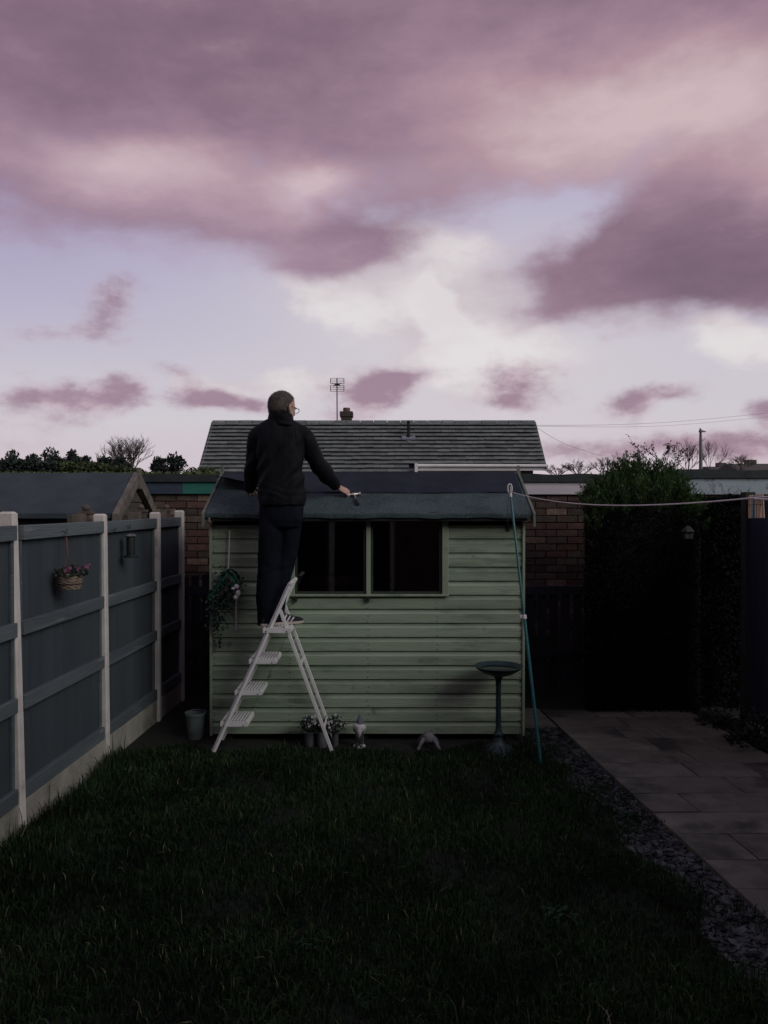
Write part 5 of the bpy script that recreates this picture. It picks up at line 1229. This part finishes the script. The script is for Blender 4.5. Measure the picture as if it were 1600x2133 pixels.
# border plants between the path and the navy fence
bpl = mat('border_leaf', (.022, .032, .022), (.016, .02, .016), .6, 4, island=.6)
for i, (px, py, h, n, lab) in enumerate(((1560, 1560, .16, 260, 'low leafy border plant by the right edge of the path'), (1585, 1545, .26, 300, 'taller grassy border plant against the navy fence'), (1500, 1520, .14, 200, 'small border plant at the foot of the hedge'))):
    d_ = H * FPX / (py - HOR); x_ = (px - CX) / FPX * d_
    P = []; D = []
    for k in range(n):
        a = RNG.uniform(0, 6.28); r = .16 * math.sqrt(RNG.random()); z = h * RNG.random() * (1 - r * 3); P.append((x_ + r * math.cos(a), d_ + r * math.sin(a), max(.01, z))); D.append((math.cos(a) + RNG.gauss(0, .4), math.sin(a) + RNG.gauss(0, .4), .6 + RNG.gauss(0, .4)))
    root = thing('border_plant', lab, 'plant', (x_, d_, 0), 'border plants by the navy fence')
    leaf_cloud('foliage', P, D, .06, .022, bpl, root, 'stuff')
    st = MB()
    for k in range(9): st.tube([(x_ + RNG.gauss(0, .02), d_ + RNG.gauss(0, .02), 0), tuple(P[k])], .003, 4)
    st.build('stems', bpl, root)
# broad-leaved weeds
wd_m = mat('weed_leaf', (.022, .050, .026), (.014, .032, .018), .8, 8, island=.35, spec=.06)
for px, py, s, lab in ((1168, 1925, .045, 'pale leafy weed growing in the lawn by the slate strip'), (1310, 1716, .05, 'tufted weed rooted in the slate chippings'), (640, 1990, .03, 'small leafy weed in the open lawn'), (1160, 1575, .04, 'leafy weed at the top of the slate strip')):
    d_ = H * FPX / (py - HOR); x_ = (px - CX) / FPX * d_
    root = thing('weed', lab, 'weed', (x_, d_, 0), 'weeds by the lawn')
    for k in range(24):
        ox, oy = RNG.gauss(0, .035), RNG.gauss(0, .035)
        a = k * 2.4 + RNG.random(); Lf = s * RNG.uniform(.7, 1.2); e = RNG.uniform(.25, .8); u_ = Vector((math.cos(a), math.sin(a), 0)); sd = Vector((-math.sin(a), math.cos(a), 0))
        m = MB(); rows_ = []
        for t in np.linspace(0, 1, 6):
            c_ = Vector((x_ + ox, d_ + oy, .02)) + u_ * Lf * t + Vector((0, 0, Lf * (e * t - .7 * t * t) + .02)); w_ = Lf * .17 * math.sin(math.pi * min(1, .12 + t * .86)) * (1 + .25 * math.sin(t * 20)); rows_.append([c_ - sd * w_ + Vector((0, 0, .004)), c_, c_ + sd * w_ + Vector((0, 0, .004))])
        m.loft(rows_, False, False).build('leaf', wd_m, root)

# ------------------------------------------------------------------ far background
far_g = [mat('far_evergreen', (.022, .034, .026), (.012, .019, .016), .8, 1.2, island=.5), mat('far_shrub', (.050, .072, .024), (.03, .045, .018), .8, 1.0, island=.6)]
def tree(name, label, px, ytop, w_px, d_, m, n=1500, lobes=7, leaf=.14, group=None, ybase=985, sparse=0.0):
    c = at(px, ybase, d_); topz = at(px, ytop, d_).z; hw = w_px / FPX * d_ / 2; hgt = topz - c.z
    root = thing(name, label, 'tree', (c.x, d_, 0), group)
    t = MB(); t.tube([(c.x, d_, 0), (c.x + RNG.gauss(0, .05), d_, c.z * .6), (c.x + RNG.gauss(0, .1), d_, c.z + hgt * .6)], [.16, .12, .05], 7)
    P, D = [], []
    for k in range(lobes):
        a = RNG.uniform(-1, 1); lx = c.x + a * hw * .72; lz = c.z + hgt * RNG.uniform(.05, .82) * (1 - .45 * abs(a)) ; ly = d_ + RNG.gauss(0, hw * .35); r = hw * RNG.uniform(.28, .46)
        lz = min(lz, topz - r * .8)
        t.tube([(c.x, d_, c.z * .7), (lx, ly, lz)], [.05, .015], 5)
        for i in range(n // lobes):
            v = Vector((RNG.gauss(0, 1), RNG.gauss(0, 1), RNG.gauss(0, 1))).normalized() * r * RNG.random() ** (.35 + sparse)
            P.append((lx + v.x, ly + v.y, lz + v.z * .85)); D.append((v.x + RNG.gauss(0, .3), v.y + RNG.gauss(0, .3), v.z + RNG.gauss(.15, .3)))
    for i in range(n // 3):                              # lower skirt
        a = RNG.uniform(-1, 1); P.append((c.x + a * hw * .9, d_ + RNG.gauss(0, hw * .4), c.z - 1.2 + RNG.random() * (1.2 + hgt * .45))); D.append((RNG.gauss(0, 1), RNG.gauss(0, 1), RNG.gauss(.2, .6)))
    t.build('trunk', bark, root); leaf_cloud('crown', P, D, np.array([RNG.uniform(.6, 1.3) * leaf for _ in P]), leaf * .55, m, root, 'stuff')
ev = 'evergreens beyond the neighbouring shed'
spec = [(10, 938, 70, 'low rounded evergreen at the open end of the far row'), (56, 931, 56, 'dense evergreen left of the tallest in the far row'), (96, 927, 70, 'tallest bushy evergreen of the far row over the low shed'), (128, 941, 40, 'small evergreen on the shoulder of the tallest one'), (150, 933, 44, 'upright evergreen after the gap in the far row'), (182, 935, 34, 'slim evergreen with a ragged crown'), (216, 938, 54, 'evergreen just in front of the bare round tree'), (251, 949, 34, 'short evergreen under the bare round tree')]
for px, yt, w, lab in spec: tree('evergreen_tree', lab, px, yt - 5, w, 36 + RNG.uniform(-2, 2), far_g[0], 1300, 8, .15, ev)
tree('evergreen_tree', 'dark bushy tree standing next to the sparse leafy tree', 334, 948, 42, 30, far_g[0], 900, 7, .14)
tree('sparse_tree', 'sparse leafy tree with sky showing through by the long roof', 366, 938, 54, 31, far_g[0], 420, 12, .17, sparse=.25)
tree('flowering_shrub', 'low green shrub peeping over the garage roof by the tiles', 418, 975, 70, 24, far_g[1], 700, 8, .10)
# clipped hedge beyond the shed
hgp = thing('garden_hedge', 'broad mixed green hedge beyond the low shed roof', 'hedge', (at(140, 985, 24).x, 24, 0))
P, D, P2, D2 = [], [], [], []
for i in range(9000):
    px = RNG.uniform(-60, 300); top = np.interp(px, [-60, 60, 125, 200, 240, 300], [962, 962, 966, 968, 974, 982]) + 4 * mnoise.noise(Vector((px * .06, 0, 0))); py = top + abs(RNG.gauss(0, 12))
    p = at(px, py, 24 + RNG.random()); (P if px < 125 + 12 * mnoise.noise(Vector((py * .1, 0, 0))) else P2).append(p); (D if len(D) < len(P) else D2).append((RNG.gauss(0, 1), RNG.gauss(-.4, .6), RNG.gauss(.4, .6)))
leaf_cloud('dark_foliage', P, D, .13, .08, far_g[0], hgp, 'stuff'); leaf_cloud('light_foliage', P2, D2, .13, .08, far_g[1], hgp, 'stuff')
a, b = at(-60, 990, 25), at(280, 990, 25); MB().box(a.x, b.x, 24.6, 25.6, 0, at(0, 974, 25).z).build('inner_growth', hedge_d, hgp)

bare_m = mat('bare_branch', (.085, .068, .060), (.055, .045, .04), .9, 6)
def bare_tree(label, px, ytop, d_, w_px, depth=5, kids=(2, 3), stems=6, ybase=990, r0=.06, fan=.5):
    c = at(px, ybase, d_); topz = at(px, ytop, d_).z; hgt = topz - c.z
    root = thing('bare_tree', label, 'tree', (c.x, d_, 0), 'leafless winter trees')
    MB().tube([(c.x, d_, 0), (c.x, d_, c.z + .1)], [r0 * 2.2, r0 * 1.6], 8).build('trunk', bare_m, root)
    cr_ = MB()
    for k in range(stems):
        a = (k / max(1, stems - 1) - .5) * 2 * fan; st0 = len(cr_.v)
        twig(cr_, (c.x, d_, c.z), (math.sin(a), RNG.gauss(0, .25), math.cos(a)), hgt * .46, r0 * .8, depth - 1, .30, .16, kids, 3)
    v = np.array(cr_.v); zmx = v[:, 2].max(); k = (topz - c.z) / (zmx - c.z); hw = w_px / FPX * d_ / 2; kx = hw / np.percentile(np.abs(v[:, 0] - c.x), 98)
    cr_.v = [(c.x + (x - c.x) * kx, y, c.z + (z - c.z) * k) for x, y, z in cr_.v]
    tag(cr_.build('crown', bare_m, root, fix=False), kind='stuff')
bare_tree('round leafless tree rising behind the far evergreens', 272, 903, 40, 92, 5, (3, 4), 9, 985, .04, .6)
bare_tree('leafless tree with fanned twigs left of the round one', 236, 916, 41, 56, 5, (3, 4), 5, 985, .035, .7)
bare_tree('low leafless tree beside the gable of the long roof', 1205, 952, 45, 70, 5, (3, 4), 5, 992, .03, .8)
bare_tree('rounded leafless tree between the long roof and the conifer', 1260, 943, 43, 66, 5, (3, 4), 6, 992, .03, .8)
bare_tree('small leafless tree nearest the gable end', 1160, 966, 47, 56, 5, (3, 4), 5, 992, .03, .9)
bare_tree('leafless tree on the conifer side of the street lamp', 1432, 908, 40, 70, 5, (3, 4), 5, 985, .03, .6)
bare_tree('leafless tree on the open side of the street lamp', 1480, 906, 42, 70, 5, (3, 4), 4, 985, .03, .6)
bare_tree('small bushy leafless tree above the far roofs', 1545, 945, 48, 60, 5, (3, 4), 6, 980, .03, .8)
# street lamp
lb = at(1460, 990, 30)
sl_ = thing('street_lamp', 'grey street lamp post above the garage roofs', 'street lamp', (lb.x, 30, 0))
lm = mat('lamp_grey', (.13, .135, .13), (.10, .10, .10), .6, 5, metal=.3)
MB().tube([(lb.x, 30, 0), at(1460, 940, 30), at(1459.5, 900, 30)], [.085, .065, .045], 10).build('post', lm, sl_, smooth=True)
h0 = at(1457, 898, 30); h1 = at(1471, 900, 30)
MB().hexa([h0 + Vector((0, -.12, -.04)), h1 + Vector((0, -.09, -.0)), h1 + Vector((0, .09, -.0)), h0 + Vector((0, .12, -.04)), h0 + Vector((.02, -.1, .06)), h1 + Vector((-.03, -.06, .03)), h1 + Vector((-.03, .06, .03)), h0 + Vector((.02, .1, .06))]).build('lamp_head', lm, sl_, bevel=.02)
MB().lathe([(.035, 0), (.035, .06), (.02, .08)], at(1459, 896, 30), 10).build('photocell', lm, sl_, smooth=True)
# far roofs
far_t = mat('far_tile', (.075, .070, .060), (.055, .052, .046), .9, 3); far_w = mat('far_wall', (.30, .28, .27), (.24, .22, .21), .9, 3)
def far_house(label, pxl, pxr, yr, ye, d_, chim=None, gable=False):
    a, b = at(pxl, yr, d_ + 2.5), at(pxr, yr, d_ + 2.5); e = at(0, ye, d_)
    root = thing('far_house', label, 'house', ((a.x + b.x) / 2, d_ + 2.5, 0))
    MB().box(a.x + .2, b.x - .2, d_ + .3, d_ + 4.7, 0, e.z).build('wall', far_w, root)
    rf_ = MB().hexa([(a.x, d_, e.z), (b.x, d_, e.z), (b.x, d_ + 5, e.z), (a.x, d_ + 5, e.z), (a.x + (1.2 if gable else 0), d_ + 2.4, a.z), (b.x, d_ + 2.4, a.z), (b.x, d_ + 2.6, a.z), (a.x + (1.2 if gable else 0), d_ + 2.6, a.z)]).build('roof', far_t, root)
    if chim:
        c = at(chim, yr - 8, d_ + 2.5); MB().box(c.x - .35, c.x + .35, d_ + 2.2, d_ + 2.8, a.z - .3, c.z).build('chimney', far_t, rf_)
far_house('far brown roofed house behind the bare round tree', 205, 262, 963, 990, 60, None, True)
far_house('far low roof with a chimney right of the street lamp', 1512, 1640, 966, 982, 58, 1563)
far_house('far roof with a chimney next to the street lamp', 1466, 1512, 972, 985, 62, 1502)
# overhead wires
wm = mat('wire_black', (.05, .045, .05), (.04, .035, .04), .8)
def wire(label, pts, r=.006):
    P_, Q_ = smooth_chain([at(*p) for p in pts], [r] * len(pts), 8); o = MB().tube(P_, Q_, 5).build('overhead_wire', wm, None); tag(o, label, 'wire', 'telephone wires off the long roof')
wire('upper telephone wire running level from the gable end', [(1115, 886, 27.5), (1300, 884, 34), (1460, 874, 40), (1700, 850, 46)])
wire('second telephone wire just under the level one', [(1115, 888, 27.5), (1400, 886, 38), (1700, 858, 46)], .005)
wire('telephone wire sloping down from the gable to the bare trees', [(1117, 890, 27.5), (1180, 926, 34), (1255, 950, 42)])
